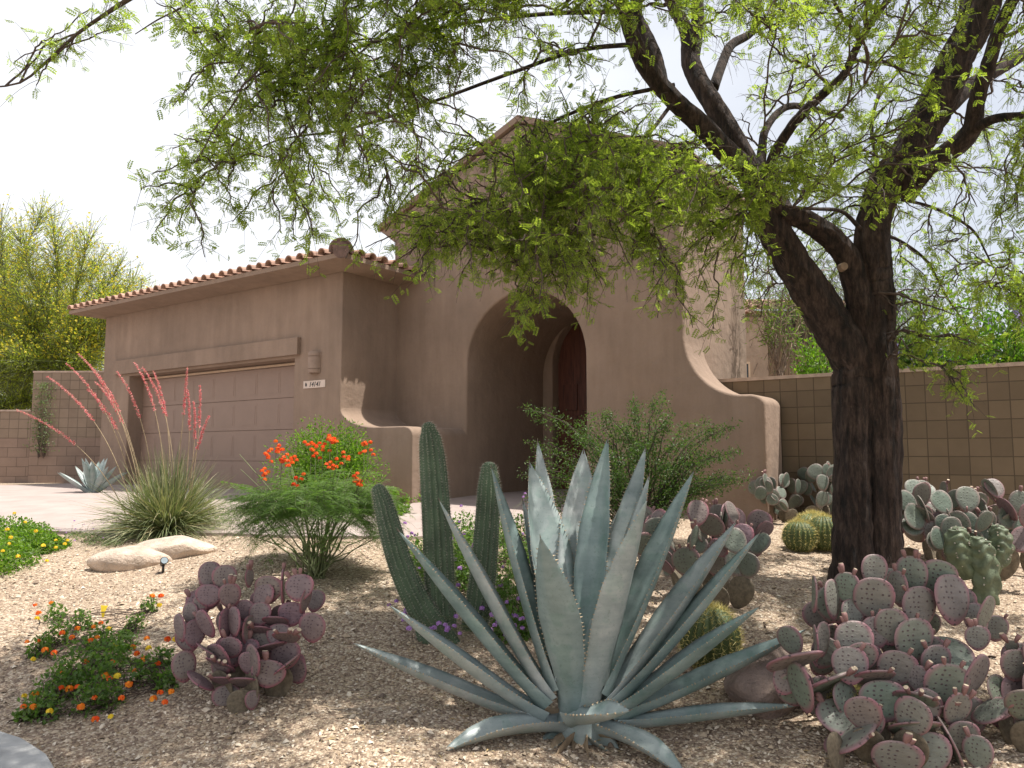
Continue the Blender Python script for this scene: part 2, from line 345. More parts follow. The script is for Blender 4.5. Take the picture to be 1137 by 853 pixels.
# ------------------------------------------------------------------ ground
def grid_lines(lo, hi, fine_lo, fine_hi, step):
    a = list(np.arange(fine_lo, fine_hi+1e-6, step)); s = step; x = fine_lo
    while x > lo: s *= 1.5; x -= s; a.insert(0, max(x, lo))
    s = step; x = fine_hi
    while x < hi: s *= 1.5; x += s; a.append(min(x, hi))
    return np.array(a)
gx = grid_lines(-1500, 1500, -7, 7, .1); gy = grid_lines(-60, 2500, 2.2, 13, .1)
XX, YY = np.meshgrid(gx, gy); ZZ = gz(XX, YY)
mb = MB(); nx = len(gx); ny = len(gy)
i = np.arange(ny-1)[:, None]*nx+np.arange(nx-1)[None]
mb.add(np.stack([XX, YY, ZZ], -1).reshape(-1, 3), np.stack([i, i+1, i+nx+1, i+nx], -1).reshape(-1, 4))
tag(mb.build('ground', M['gravel'], smooth=True), kind='structure')
def slab(name, poly, mat, lift=.03, skirt=.12, cut=.4):
    bm = bmesh.new(); vs = [bm.verts.new((p[0], p[1], 0)) for p in poly]; bm.faces.new(vs)
    bmesh.ops.triangulate(bm, faces=bm.faces[:])
    xs = [p[0] for p in poly]; ys = [p[1] for p in poly]
    for ax, lo, hi in ((0, min(xs), max(xs)), (1, min(ys), max(ys))):
        v = lo+cut
        while v < hi:
            co = [0, 0, 0]; no = [0, 0, 0]; co[ax] = v; no[ax] = 1
            bmesh.ops.bisect_plane(bm, geom=bm.verts[:]+bm.edges[:]+bm.faces[:], plane_co=co, plane_no=no); v += cut
    for v in bm.verts: v.co.z = float(gz(v.co.x, v.co.y))+lift
    be = [e for e in bm.edges if e.is_boundary]
    r = bmesh.ops.extrude_edge_only(bm, edges=be)
    for v in [x for x in r['geom'] if isinstance(x, bmesh.types.BMVert)]: v.co.z -= skirt
    bmesh.ops.recalc_face_normals(bm, faces=bm.faces[:])
    me = bpy.data.meshes.new(name); bm.to_mesh(me); bm.free(); me.materials.append(mat)
    o = bpy.data.objects.new(name, me); COL.objects.link(o); return o
# ------------------------------------------------------------------ house dimensions (local frame: x right along front, y into depth)
d0 = ray(325, HZ); P0 = d0*(12.24/d0.y)
GP = P0.dot(BX)                                   # garage front plane
gl = onp(113, 450, GP)[0]; gr = onp(378.5, 420, GP)[0]
dl = onp(142, 450, GP)[0]; dr = onp(325.5, 450, GP)[0]
door_top = onp(325, 398, GP)[1]; lin0 = onp(333, 394, GP)[1]; lin1 = onp(333, 375, GP)[1]
linl = onp(130, 400, GP)[0]; linr = onp(334, 385, GP)[0]
be_x = onp(457.5, 520, GP)[0]; be_z = onp(440, 473.5, GP)[1]; be_s = onp(381, 452, GP)[1]
# tower front plane: where the bench end meets the arch jamb
d = ray(518, 450); TP = be_x/ (d.dot(AX)) * d.dot(BX)
tl = onp(437.5, 300, TP)[0]; trx = onp(757, 300, TP)[0]
al = be_x; ar = onp(650.5, 450, TP)[0]; ac = (al+ar)/2; arad = (ar-al)/2
atop = onp(590, 322, TP)[1]; aspring = atop-arad
pk = (tl+trx)/2; zpk = onp(598, 131, TP)[1]; zev = onp(437, 246, TP)[1]
rb_x1 = onp(826, 436, TP)[0]; rb_z = onp(835, 437.5, TP)[1]; rb_end = onp(851, 500, TP)[0]; rb_s = onp(758, 368, TP)[1]
eave_z = onp(372, 287, GP-.5)[1]
Z0 = .3
print('GP', GP, 'TP', TP, 'g', gl, gr, 'd', dl, dr, door_top, 'bench', be_x, be_z, 'tower', tl, trx, zev, zpk, 'arch', al, ar, atop, 'rb', rb_x1, rb_end, rb_z, 'eave', eave_z)
# paving
jl = W(al, TP); jr = W(ar, TP); bc = W(be_x, GP); gc = W(gr, GP)
poly = [(-16, 9.3), (-9, 8.9), (-5, 8.55), (-3, 8.35), (-1.9, 8.15), (-1.1, 8.25), (-.4, 8.6), (.25, 9.0), (jr.x+.1, jr.y-.15), tuple(W(ar-.004, TP+2.6))[:2], tuple(W(al+.004, TP+2.6))[:2], tuple(W(al+.004, TP))[:2],
        (bc.x+.02, bc.y-.02), tuple(W(be_x-.1, GP-.75))[:2], tuple(W(gr, GP-.9))[:2], tuple(W(dr+.05, GP-.7))[:2], tuple(W(dr, GP+.28))[:2], tuple(W(dl, GP+.28))[:2], tuple(W(dl-.3, GP-.3))[:2], tuple(W(gl-.5, GP-.2))[:2], (-9.4, 15.0), (-18, 15.0)]
tag(slab('driveway', poly, M['paving']), kind='structure')
# kerb bottom left
kp = [G(0, 824), G(22, 831), G(50, 850), G(62, 870)]
tag(slab('kerb', [(-6, kp[0].y+.5), (-3.2, kp[0].y+.12)]+[(p.x, p.y) for p in kp]+[(-1.2, 2.6), (-1.2, 1.5), (-6, 1.5)], M['curb'], .05, .16), kind='structure')
# ------------------------------------------------------------------ house
def prism(outline, y0, y1, front=True, back=True, skip_edges=()):
    """outline in (x,z), counter-clockwise seen from the front (-y)"""
    mb2 = bmesh.new()
    f = [mb2.verts.new((x, y0, z)) for x, z in outline]; b = [mb2.verts.new((x, y1, z)) for x, z in outline]
    if front: mb2.faces.new(f)
    if back: mb2.faces.new(b[::-1])
    n = len(outline)
    for i in range(n):
        if i in skip_edges: continue
        j = (i+1) % n; mb2.faces.new((f[i], b[i], b[j], f[j]))
    return mb2
def bmobj(name, bm, mat, parent, bevel=0, smooth_angle=40):
    bmesh.ops.recalc_face_normals(bm, faces=bm.faces[:])
    if bevel:        # worn, rounded stucco edge round the front face only
        y0 = min(v.co.y for v in bm.verts)
        es = [e for e in bm.edges if all(abs(v.co.y-y0) < 1e-6 for v in e.verts)]
        bmesh.ops.bevel(bm, geom=es, offset=bevel, segments=3, affect='EDGES', profile=.5)
    me = bpy.data.meshes.new(name); bm.to_mesh(me); bm.free(); me.materials.append(mat)
    o = bpy.data.objects.new(name, me); COL.objects.link(o); o.parent = parent
    me.polygons.foreach_set('use_smooth', [True]*len(me.polygons))
    me.set_sharp_from_angle(angle=R(smooth_angle)); return o
def arc(cx, cz, r, a0, a1, n, rz=None):
    rz = rz or r
    return [(cx+r*math.cos(R(a0+(a1-a0)*i/n)), cz+rz*math.sin(R(a0+(a1-a0)*i/n))) for i in range(n+1)]
house = thing('house', 'tan stucco house with arched entry, tiled garage roof and curved buttresses', 'house', (0, 0, 0), HROT)
# garage walls
out = [(gl, Z0), (dl, Z0), (dl, door_top), (dr, door_top), (dr, Z0), (gr, Z0), (gr, eave_z+.05), (gl, eave_z+.05)]
bmobj('garage_wall', prism(out, GP, GP+.32), M['stucco'], house, .02)
mb = MB(); mb.box((gr-.25, GP+.32, Z0), (gr, TP+2.2, eave_z+.05)); mb.box((gl, GP+.32, Z0), (gl+.25, GP+6, eave_z+.05)); mb.box((gl+.26, GP+5.7, Z0), (gr+.5, GP+6, eave_z+.05))
mb.build('side_wall', M['stucco'], house)
mb = MB(); mb.box((linl, GP-.07, lin0), (linr, GP-.002, lin1)); o = mb.build('door_lintel', M['stucco'], house)
# garage door with raised panels
mb = MB(); yy = GP+.30
mb.box((dl-.05, yy+.02, Z0), (dr+.05, yy+.06, door_top+.05))
zb = float(gz(-5, 12.5)); rows = 4; cols = 8; rh = (door_top-.07-zb)/rows; cw = (dr-dl)/cols
for r_ in range(rows):
    z0 = zb+r_*rh; mb.box((dl, yy, z0+.008), (dr, yy+.018, z0+rh-.004))
    for c_ in range(cols):
        x0 = dl+c_*cw
        for a, b_ in ((.09, .012), (.13, -.012)):
            mb.box((x0+a, yy-.005 if a > .1 else yy-.002, z0+a*.75), (x0+cw-a, yy-.0005, z0+rh-a*.75))
gd = mb.build('garage_door', M['garage_door'], house)
mb = MB(); mb.box((dl+.02, yy-.035, door_top-.06), (dr-.02, yy-.014, door_top-.025)); mb.build('weather_strip', M['plain_trim'], house)
# soffit and roof of the garage
ov = .52; xl = gl-.45; xr = gr+ov; yf = GP-ov; yb = GP+6.4
bm = bmesh.new()
q = lambda *p: bm.faces.new([bm.verts.new(v) for v in p])
ez = eave_z; dz = .05
q((xl, yf, ez), (xr, yf, ez), (gr+.02, GP-.02, ez-dz), (gl-.02, GP-.02, ez-dz))
q((xr, yf, ez), (xr, TP+.3, ez), (gr+.02, TP+.3, ez-dz), (gr+.02, GP-.02, ez-dz))
q((xl, yf, ez), (gl-.02, GP-.02, ez-dz), (gl-.02, yb, ez-dz), (xl, yb, ez))
q((xl, yf, ez), (xl, yf, ez+.07), (xr, yf, ez+.07), (xr, yf, ez))
q((xr, yf, ez), (xr, yf, ez+.07), (xr, TP+.3, ez+.07), (xr, TP+.3, ez))
q((xl, yf, ez), (xl, yb, ez), (xl, yb, ez+.07), (xl, yf, ez+.07))
bmobj('soffit', bm, M['stucco'], house)
# roof planes (low hip) and tiles
pit = math.tan(R(8.5)); rise = 3.2*pit; rz = ez+.075
bm = bmesh.new()
q((xl, yf, rz), (xr, yf, rz), (xr-3.2, yf+3.2, rz+rise), (xl+3.2, yf+3.2, rz+rise))
q((xr, yf, rz), (xr, yb, rz), (xr-3.2, yb-3.2, rz+rise), (xr-3.2, yf+3.2, rz+rise))
q((xl, yf, rz), (xl+3.2, yf+3.2, rz+rise), (xl+3.2, yb-3.2, rz+rise), (xl, yb, rz))
q((xl, yb, rz), (xl+3.2, yb-3.2, rz+rise), (xr-3.2, yb-3.2, rz+rise), (xr, yb, rz))
bmobj('roof', bm, M['tile'], house)
def tile_rows(mb, p0, step_dir, up_dir, n, step, length_fn, r=.085, start=0):
    """half-barrel clay tiles: rows running up_dir, spaced along step_dir"""
    p0 = np.array(p0, float); sd_ = np.array(step_dir, float); ud = norm(np.array(up_dir, float)); nn = norm(np.cross(sd_, ud))
    if nn[2] < 0: nn = -nn
    a = np.linspace(0, math.pi, 7)
    for k in range(n):
        L = length_fn(k); s = 0; base = p0+sd_*(step*(k+.5))+nn*.0
        jx = random.uniform(-.008, .008); jr_ = random.uniform(.95, 1.05)
        while s < L:
            l = min(.4, L-s+.02)
            r0 = r*jr_; r1 = r*.82; e = .012
            A = [base+sd_*(jx+math.cos(t)*r0)+nn*(math.sin(t)*r0+e) +ud*s for t in a]
            B = [base+sd_*(jx+math.cos(t)*r1)+nn*(math.sin(t)*r1) +ud*(s+l+.04) for t in a]
            Ai = [base+sd_*(jx+math.cos(t)*(r0-.016))+nn*(math.sin(t)*(r0-.016)+e)+ud*s for t in a]
            Bi = [base+sd_*(jx+math.cos(t)*(r1-.016))+nn*(math.sin(t)*(r1-.016))+ud*(s+l+.04) for t in a]
            m_ = 7; V = A+B+Ai+Bi
            F = [(i, i+1, m_+i+1, m_+i) for i in range(6)]+[(2*m_+i, 3*m_+i, 3*m_+i+1, 2*m_+i+1) for i in range(6)]+[(i, 2*m_+i, 2*m_+i+1, i+1) for i in range(6)]
            mb.add(V, F); s += l
mb = MB(); st = .235; n1 = int((xr-xl)/st)
tile_rows(mb, (xl, yf-.05, rz), (1, 0, 0), (0, 1, pit), n1, (xr-xl)/n1, lambda k: max(.3, min((k+.5)*st, (n1-k-.5)*st, 2.0)))
n2 = int((TP-yf+.1)/st)
tile_rows(mb, (xr+.05, yf, rz), (0, 1, 0), (-1, 0, pit), n2, st, lambda k: max(.3, min((k+.5)*st, 2.0)))
mb.build('roof_tiles', M['tile'], house)
# hip end: stacked dark half barrels at the corner and a small one at the tower
for nm, c, dr_, n_ in (('hip_cap', (xr+.02, yf-.02, rz+.02), (-.70, .70, pit*.9), 7), ('hip_cap', (xr+.03, TP-.10, rz-.02), (-1, 0, .05), 3)):
    mb = MB(); c = np.array(c, float); ud = norm(np.array(dr_, float)); sd_ = norm(np.cross((0, 0, 1.), ud)); nn = np.cross(ud, sd_)
    sc = 1.0 if n_ == 7 else .62
    for k in range(5):       # thin nested cap rings, as laid with a mortar step each
        a = np.linspace(-.25, math.pi+.25, 13); r0 = (.175-.008*k)*sc; s = k*.035
        A = [c+sd_*math.cos(t)*r0+nn*math.sin(t)*r0+ud*s for t in a]; B = [c+sd_*math.cos(t)*(r0-.002)+nn*math.sin(t)*(r0-.002)+ud*(s+.024) for t in a]
        Ai = [c+sd_*math.cos(t)*(r0-.02)+nn*math.sin(t)*(r0-.02)+ud*s for t in a]; V = A+B+Ai
        mb.add(V, [(i, i+1, 14+i-1, 13+i) for i in range(12)]+[(i, 26+i, 27+i, i+1) for i in range(12)])
    for k in range(n_):
        a = np.linspace(-.1, math.pi+.1, 11); r0 = .14*sc; s = .15+k*.32
        A = [c+sd_*math.cos(t)*r0+nn*math.sin(t)*r0+ud*s for t in a]; B = [c+sd_*math.cos(t)*r0*.85+nn*math.sin(t)*r0*.85+ud*(s+.36) for t in a]
        mb.add(A+B, [(i, i+1, 12+i, 11+i) for i in range(10)])
    a = np.linspace(0, 2*math.pi, 16, endpoint=False); mb.add([c+sd_*math.cos(t)*.12*sc+nn*math.sin(t)*.12*sc+ud*.02 for t in a], [tuple(range(16))])
    mb.build(nm, M['dark_tile'], house)
# the curved bench that flares from the garage corner
sx_ = be_x-.16; cv = []
x0 = gr+.001; rx = (be_x-gr)*.52; rzv = be_s-be_z
curve = [(x0+rx*(1-math.cos(R(a))), be_s-rzv*math.sin(R(a))) for a in np.linspace(0, 90, 14)]
rr = .17; cvx = [(be_x-rr+rr*math.sin(R(a)), be_z-rr*.8+rr*.8*math.cos(R(a))) for a in np.linspace(0, 90, 9)]
out = [(x0, Z0)]+curve[0:0]+[(be_x, Z0)]+cvx[::-1]+curve[::-1]
bmobj('curved_bench', prism(out, GP+.001, TP+.02), M['stucco'], house, .02, 50)
# tower front with arch and the big right-hand buttress
gable = [(trx, zev), (pk, zpk), (tl, zev)]
rx = rb_x1-trx; rzv = rb_s-rb_z
rc = [(trx+rx*(1-math.cos(R(a)))**1.0, rb_s-rzv*math.sin(R(a))) for a in np.linspace(0, 90, 18)]
rr = .2; rv = [(rb_end-rr+rr*math.sin(R(a)), rb_z-rr*.7+rr*.7*math.cos(R(a))) for a in np.linspace(0, 90, 9)]
archp = arc(ac, aspring, arad, 0, 180, 30)
out = [(ar, Z0)]+[(rb_end, Z0)]+rv[::-1]+rc[::-1]+gable+[(tl, Z0), (al, Z0)]+archp[::-1]
THK = onp(868, 500, 1)[0]  # direction only
u = .0
for k in range(400):
    P_ = W(rb_end, TP+u); 
    if (P_.x/P_.y*HF+CX) >= 868: break
    u += .005
THK = u; print('thk', THK)
bmobj('front_wall', prism(out, TP, TP+THK, True, True), M['stucco'], house, .035, 40)
# body behind, with the tunnel
DP = 2.45
out = [(ar, Z0), (trx, Z0)]+gable+[(tl, Z0), (al, Z0)]+archp[::-1]
bmobj('tower_wall', prism([(x, z) for x, z in out], TP+THK+.001, TP+DP, False, True), M['stucco'], house, 0, 40)
# end wall of the entry with a smaller arch
il, iz = onp(613, 404, TP+DP-.3); ir = 2*ac-il; irad = (ir-il)/2
out = [(ir, Z0), (ar+.2, Z0), (ar+.2, atop+.3), (al-.2, atop+.3), (al-.2, Z0), (il, Z0)]+arc(ac, iz, irad, 0, 180, 24)[::-1]
bmobj('entry_wall', prism(out, TP+DP-.3, TP+DP-.02), M['stucco'], house, .03)
mb = MB(); mb.box((al-.2, TP+DP+.02, Z0), (ar+.2, TP+DP+.1, atop+.3)); mb.build('entry_back', M['stucco'], house)
zf = float(gz(0, 11))
dparts = bpy.data.objects.new('front_door', None)
fd = MB()
for sgn in (-1, 1):
    xa, xb = (il+.01, ac-.006) if sgn < 0 else (ac+.006, ir-.01)
    n = 14; top = [(xa+(xb-xa)*i/n, iz+math.sqrt(max(0, (irad-.01)**2-(xa+(xb-xa)*i/n-ac)**2))) for i in range(n+1)]
    y0 = TP+DP-.11
    V = [(x, y0, zf) for x, z in top]+[(x, y0, z) for x, z in top]; fd.add(V, [(i, i+1, n+2+i, n+1+i) for i in range(n)])
    for z0, z1 in ((.15, .75), (.85, 1.35), (1.45, 1.9)):
        w_ = xb-xa
        for a_, b_ in ((.12, .47), (.53, .88)): fd.box((xa+w_*a_, y0-.025, zf+z0), (xa+w_*b_, y0-.002, zf+z1))
do = fd.build('front_door', M['wood'], house)
mb = MB()
for sgn in (-1, 1):
    x = ac+sgn*.07; tubes(mb, [[(x, TP+DP-.14, zf+.85), (x, TP+DP-.19, zf+.92), (x, TP+DP-.19, zf+1.2), (x, TP+DP-.14, zf+1.27)]], [[.012]*4], 6)
mb.build('handle', M['iron'], do)
# stepped-back wing behind the tower, and main mass
mb = MB(); mb.box((tl+1.0, TP+DP+.11, Z0), (trx-.4, TP+DP+.9, zev-.4)); mb.build('rear_wing', M['stucco'], house)
mb = MB(); mb.box((gl+2.5, TP+DP+3, Z0), (pk-1.2, TP+DP+9, EYE+2.3)); mb.build('main_wall', M['stucco'], house)
# tower roof
rise = (zpk-zev)/(trx-pk)
mb = MB(); ovl = .34; fr = .05
def slope_slab(x_in, x_out, y0, y1, t=.10):
    z_in = zpk+.02; z_out = zpk+.02-abs(x_out-x_in)*rise
    V = [(x_in, y0, z_in), (x_out, y0, z_out), (x_out, y1, z_out), (x_in, y1, z_in)]; V += [(x, y, z+t) for x, y, z in V]
    mb.add(V, [(0,1,2,3),(4,7,6,5),(0,4,5,1),(1,5,6,2),(2,6,7,3),(3,7,4,0)])
slope_slab(pk, tl-ovl, TP-fr, TP+DP+.2); slope_slab(pk, trx+.10, TP-fr, TP+DP+.2)
mb.build('tower_roof', M['stucco'], house)
# corbel under the left eave
bm = prism([(tl-ovl+.02, zev-ovl*rise+.02), (tl-.001, zev-.36), (tl-.001, zev+.0)], TP+.002, TP+DP)
bmobj('eave_corbel', bm, M['stucco'], house)
# sconce and number plaque hang on the garage wall
lx_, lz_ = onp(345, 402, GP-.1); lr = .115; lh = .33
sc_ = thing('wall_lamp', 'round ribbed clay wall lamp beside the garage door above the number plaque', 'wall lamp', W(lx_, GP-.002, lz_-lh/2), HROT)
def half_drum(mb, r0, z0, r1, z1, mi=0, n=14):
    a = np.linspace(-math.pi, 0, n)
    V = [(r0*math.cos(t), r0*1.05*math.sin(t), z0) for t in a]+[(r1*math.cos(t), r1*1.05*math.sin(t), z1) for t in a]
    mb.add(V, [(i, i+1, n+i+1, n+i) for i in range(n-1)], mi)
    mb.add([(r1*math.cos(t), r1*1.05*math.sin(t), z1) for t in a], [tuple(range(n))], mi); mb.add([(r0*math.cos(t), r0*1.05*math.sin(t), z0) for t in a], [tuple(range(n))[::-1]], mi)
mb = MB()
half_drum(mb, lr*.93, 0, lr*.97, .02); half_drum(mb, lr*.95, .02, lr, .055); half_drum(mb, lr*.985, .066, lr*.985, .25); half_drum(mb, lr, .262, lr, .31); half_drum(mb, lr*.94, .31, lr*.86, lh)
half_drum(mb, lr*.90, .05, lr*.90, .27)
mb.build('shade', M['lamp_clay'], sc_, True)
mb = MB(); mb.box((-lr*1.05, -.012, .0), (lr*1.05, -.0, lh)); mb.build('back_plate', M['lamp_clay'], sc_)
px0, pz0 = onp(336.5, 427.5, GP-.02); px1 = onp(360.5, 427, GP-.02)[0]; pw = px1-px0; ph = .115
pq = thing('house_number_plaque', 'pale house number plaque reading 14141 under the wall lamp', 'house number', W((px0+px1)/2, GP-.002, pz0), HROT)
mb = MB(); mb.box((-pw/2, -.012, -ph/2), (pw/2, 0, ph/2)); mb.build('plate', M['plaque'], pq)
def text_mesh(name, body, size, loc, parent, mat, shear=.3):
    c = bpy.data.curves.new(name, 'FONT'); c.body = body; c.size = size; c.shear = shear; c.align_x = 'LEFT'; c.extrude = .001; c.offset = .0012
    t = bpy.data.objects.new(name, c); COL.objects.link(t); bpy.context.view_layer.update()
    me = bpy.data.meshes.new_from_object(t.evaluated_get(bpy.context.evaluated_depsgraph_get())); bpy.data.objects.remove(t)
    me.name = name; me.materials.clear(); me.materials.append(mat)
    o = bpy.data.objects.new(name, me); COL.objects.link(o); o.parent = parent; o.location = loc; o.rotation_euler = (math.pi/2, 0, 0); return o
text_mesh('digits', '14141', .105, (-pw*.24, -.0145, -.037), pq, M['iron'])
mb = MB()
a_ = np.linspace(0, 6.283, 16, endpoint=False); mb.add([(-pw*.37+math.cos(t)*.021, -.0145, -.004+math.sin(t)*.027) for t in a_], [tuple(range(16))])
mb.add([(-pw*.37-.021, -.0147, .012), (-pw*.37-.004, -.0147, .036), (-pw*.37+.006, -.0147, .018)], [(0, 1, 2)])
mb.build('emblem', M['iron'], pq)
# ------------------------------------------------------------------ block walls
def block_wall(name, label, p0, p1, z0, z1, mat, t=.2, capname=True):
    p0 = Vector(p0); p1 = Vector(p1); L = (p1-p0).length; rot = math.atan2((p1-p0).y, (p1-p0).x)
    r_ = thing(name, label, 'wall', (p0.x, p0.y, z1), rot)
    mb = MB(); mb.box((0, 0, z0-z1), (L, t, -.045)); mb.build('blockwork', mat, r_)
    mb = MB(); mb.box((-.0, -.012, -.043), (L, t+.012, .0)); mb.build('coping', M['cap'], r_)
    return r_
WP = TP+THK+.07
wx0, wz = onp(796, 421.5, WP); wx1, wz2 = onp(1137, 401.5, WP); wt = (wz+wz2)/2; print('wall top', wz, wz2)
block_wall('block_wall', 'brown square-block garden wall running right from the house behind the tree', W(trx-.05, WP)[:2]+(0,) if False else tuple(W(trx-.02, WP))[:2]+(0,), tuple(W(wx1+4, WP))[:2]+(0,), .2, wt, M['block'])
# left: a high wall of square blocks over courses of long blocks, next to a lower wall
LY = 16.6
zt = at(60, 412, LY).z; zm = at(60, 486.5, LY).z; xa = at(32.5, 500, LY).x; xb = at(125, 500, LY).x
M['block_left'] = mk_block('square_block_left', (.27, .20, .145), .203, .203, 0, .9, 1.08)
lw = thing('block_wall', 'tall block wall at the left beside the garage, square blocks over long ones', 'wall', (xa, LY, zt), R(-1.5))
mb = MB(); mb.box((0, 0, zm-zt), (xb-xa+1.5, .2, -.04)); mb.build('square_blockwork', M['block_left'], lw)
mb = MB(); mb.box((-.0, -.0, .3-zt), (xb-xa+1.5, .2, zm-zt-.002)); mb.build('long_blockwork', M['block_long'], lw)
mb = MB(); mb.box((-.01, -.01, -.038), (xb-xa+1.5, .21, 0)); mb.build('coping', M['cap'], lw)
zl = at(15, 455, LY).z
lw2 = thing('block_wall', 'lower block wall at the far left edge with a pale coping', 'wall', (xa-9, LY+.02, zl), R(0))
mb = MB(); mb.box((0, 0, zm-zl), (8.985, .2, -.04)); mb.build('square_blockwork', M['block_left'], lw2)
mb = MB(); mb.box((0, 0, .3-zl), (8.985, .2, zm-zl-.002)); mb.build('long_blockwork', M['block_long'], lw2)
mb = MB(); mb.box((0, -.02, -.038), (8.985, .22, 0)); mb.build('coping', M['cap'], lw2)
# ------------------------------------------------------------------ neighbour's house beyond the wall
NY = 24; nb = thing('neighbour_house', 'tan neighbouring house with tiled roof seen behind the garden wall', 'house', (0, 0, 0))
a0 = at(800, 370, NY); a1 = at(925, 370, NY); zt1 = at(870, 345, NY).z
mb = MB(); mb.box((a0.x-3, NY, .5), (a1.x+1.5, NY+6, zt1)); mb.build('wall', M['neighbour'], nb)
zl1 = at(850, 362, NY-2).z; b0 = at(800, 370, NY-2); b1 = at(852, 370, NY-2)
mb = MB(); mb.box((b0.x-2, NY-2, .5), (b1.x, NY-.01, zl1+.25)); mb.build('wing_wall', M['neighbour'], nb)
wp = at(826.5, 414, NY-2.02); mb = MB(); mb.box((wp.x-.11, NY-2.03, wp.z-.35), (wp.x+.11, NY-1.99, wp.z+.25)); wn = mb.build('window', M['dark_glass'], nb)
mb = MB(); mb.box((wp.x-.16, NY-2.06, wp.z+.25), (wp.x+.16, NY-2.0, wp.z+.31)); mb.box((wp.x+.11, NY-2.06, wp.z-.35), (wp.x+.16, NY-2.0, wp.z+.249)); mb.box((wp.x-.16, NY-2.06, wp.z-.35), (wp.x-.11, NY-2.0, wp.z+.249)); mb.build('frame', M['plain_trim'], wn)
mb = MB(); L_ = a1.x+1.8-(a0.x-3); tile_rows(mb, (a0.x-3, NY-.3, zt1), (1, 0, 0), (0, 1, .3), int(L_/.28), .28, lambda k: 2.0, .11)
tile_rows(mb, (b0.x-2, NY-2.3, zl1+.26), (1, 0, 0), (0, 1, .3), int((b1.x-b0.x+2)/.28), .28, lambda k: 2.2, .11)
mb.build('roof_tiles', M['tile'], nb)
bm = bmesh.new(); q((a0.x-3.2, NY-.3, zt1-.02), (a1.x+1.8, NY-.3, zt1-.02), (a1.x+.5, NY+3, zt1+.97), (a0.x-3.2, NY+3, zt1+.97)); bmobj('roof', bm, M['tile'], nb)
# ------------------------------------------------------------------ foliage templates
def leaf_quad(l=1, w_=.4, fold=.12):
    return [(0,0,0),(l*.45,w_/2,fold),(l,0,0),(l*.45,-w_/2,fold)], [(0,1,2,3)]
def frond_template(n=7, ll=.26, lw_=.085, droop=.15):
    V = []; F = []
    for i in range(n):
        x = .12+.88*i/(n-1)
        for s in (-1, 1):
            b = len(V); L = ll*(1-.35*abs(i/(n-1)-.45)); z = -droop*x*x
            c_, q2 = math.cos(.95)*L, math.sin(.95)*L*s; wx, wy = -math.sin(.95)*lw_/2, math.cos(.95)*lw_/2*s
            V += [(x, 0, z), (x+c_*.5-wx, q2*.5-wy, z+.03), (x+c_, q2, z-.02), (x+c_*.5+wx, q2*.5+wy, z+.03)]
            F.append((b, b+1, b+2, b+3))
    return np.array(V), np.array(F)
FR = frond_template(5, .46, .20, .2); FR2 = frond_template(9, .24, .075, .25)
def leaf_cloud(mb, P, size, wid=.45, mi=0, upbias=.6, center=None):
    n = len(P); D = rng.normal(size=(n, 3)); D[:, 2] += .1
    if center is not None: D += 1.2*norm(P-np.asarray(center))
    U = rng.normal(size=(n, 3))*.7; U[:, 2] += upbias
    v, f = leaf_quad(1, wid); s = size*rng.uniform(.6, 1.25, n); stamp(mb, v, f, P, D, U, s, mi)
def flower_head(mb, c, r, n=26, mi=0):
    """a domed head of small petals"""
    a = rng.normal(size=(n, 3)); a = norm(a); a[:, 2] = np.abs(a[:, 2])*.8-.1; P = np.asarray(c)+a*r*.55
    U = rng.normal(size=(n, 3)); D = np.cross(a, U); stamp(mb, [(-.5,-.35,0),(.5,-.35,.05),(.5,.35,0),(-.5,.35,.05)], [(0,1,2,3)], P, D, a, np.full(n, r*.75), mi)
# ------------------------------------------------------------------ mesquite tree
TRY = 6.0
tree = thing('mesquite_tree', 'large forked mesquite tree with dark trunk and feathery green canopy shading the yard', 'tree', (0, 0, 0))
mb = MB()
def limb(pts, seg=14, ridge=.05, n=6, mi=0, k=7):
    """pts: (px, py, half width in px, Y)"""
    P = []; Rr = []
    for px, py, hw, Y in pts: P.append(at(px, py, Y)); Rr.append(hw*.89*m_per_px(Y))
    C = cat_rom(np.array([list(p)+[r] for p, r in zip(P, Rr)]), n)
    Pc = C[:, :3]; Rc = np.maximum(C[:, 3], .004)
    a = np.arange(seg)/seg*2*math.pi; K = len(Pc); ss = np.arange(K)[:, None]
    sh = 1+ridge*(np.sin(k*a[None]+.13*ss+px)+.7*np.sin((k*2+1)*a[None]-.21*ss)+.5*np.sin(3*a[None]+.33*ss+py))
    if seg > 20:      # deep ropy furrows on the old wood
        fn = rng.normal(size=(K//3+3, seg)); fi = np.arange(K)/3; f0 = fi.astype(int); fr0 = (fi-f0)[:, None]; sh = sh+.030*(fn[f0]*(1-fr0)+fn[f0+1]*fr0)
    Pc = Pc+(rng.normal(size=Pc.shape)*(Rc[:, None]*.025))
    tubes(mb, Pc, Rc, seg, mi, True, sh); return Pc, Rc
base = G(963, 652); by = base.y; print('tree base', base)
T0 = by
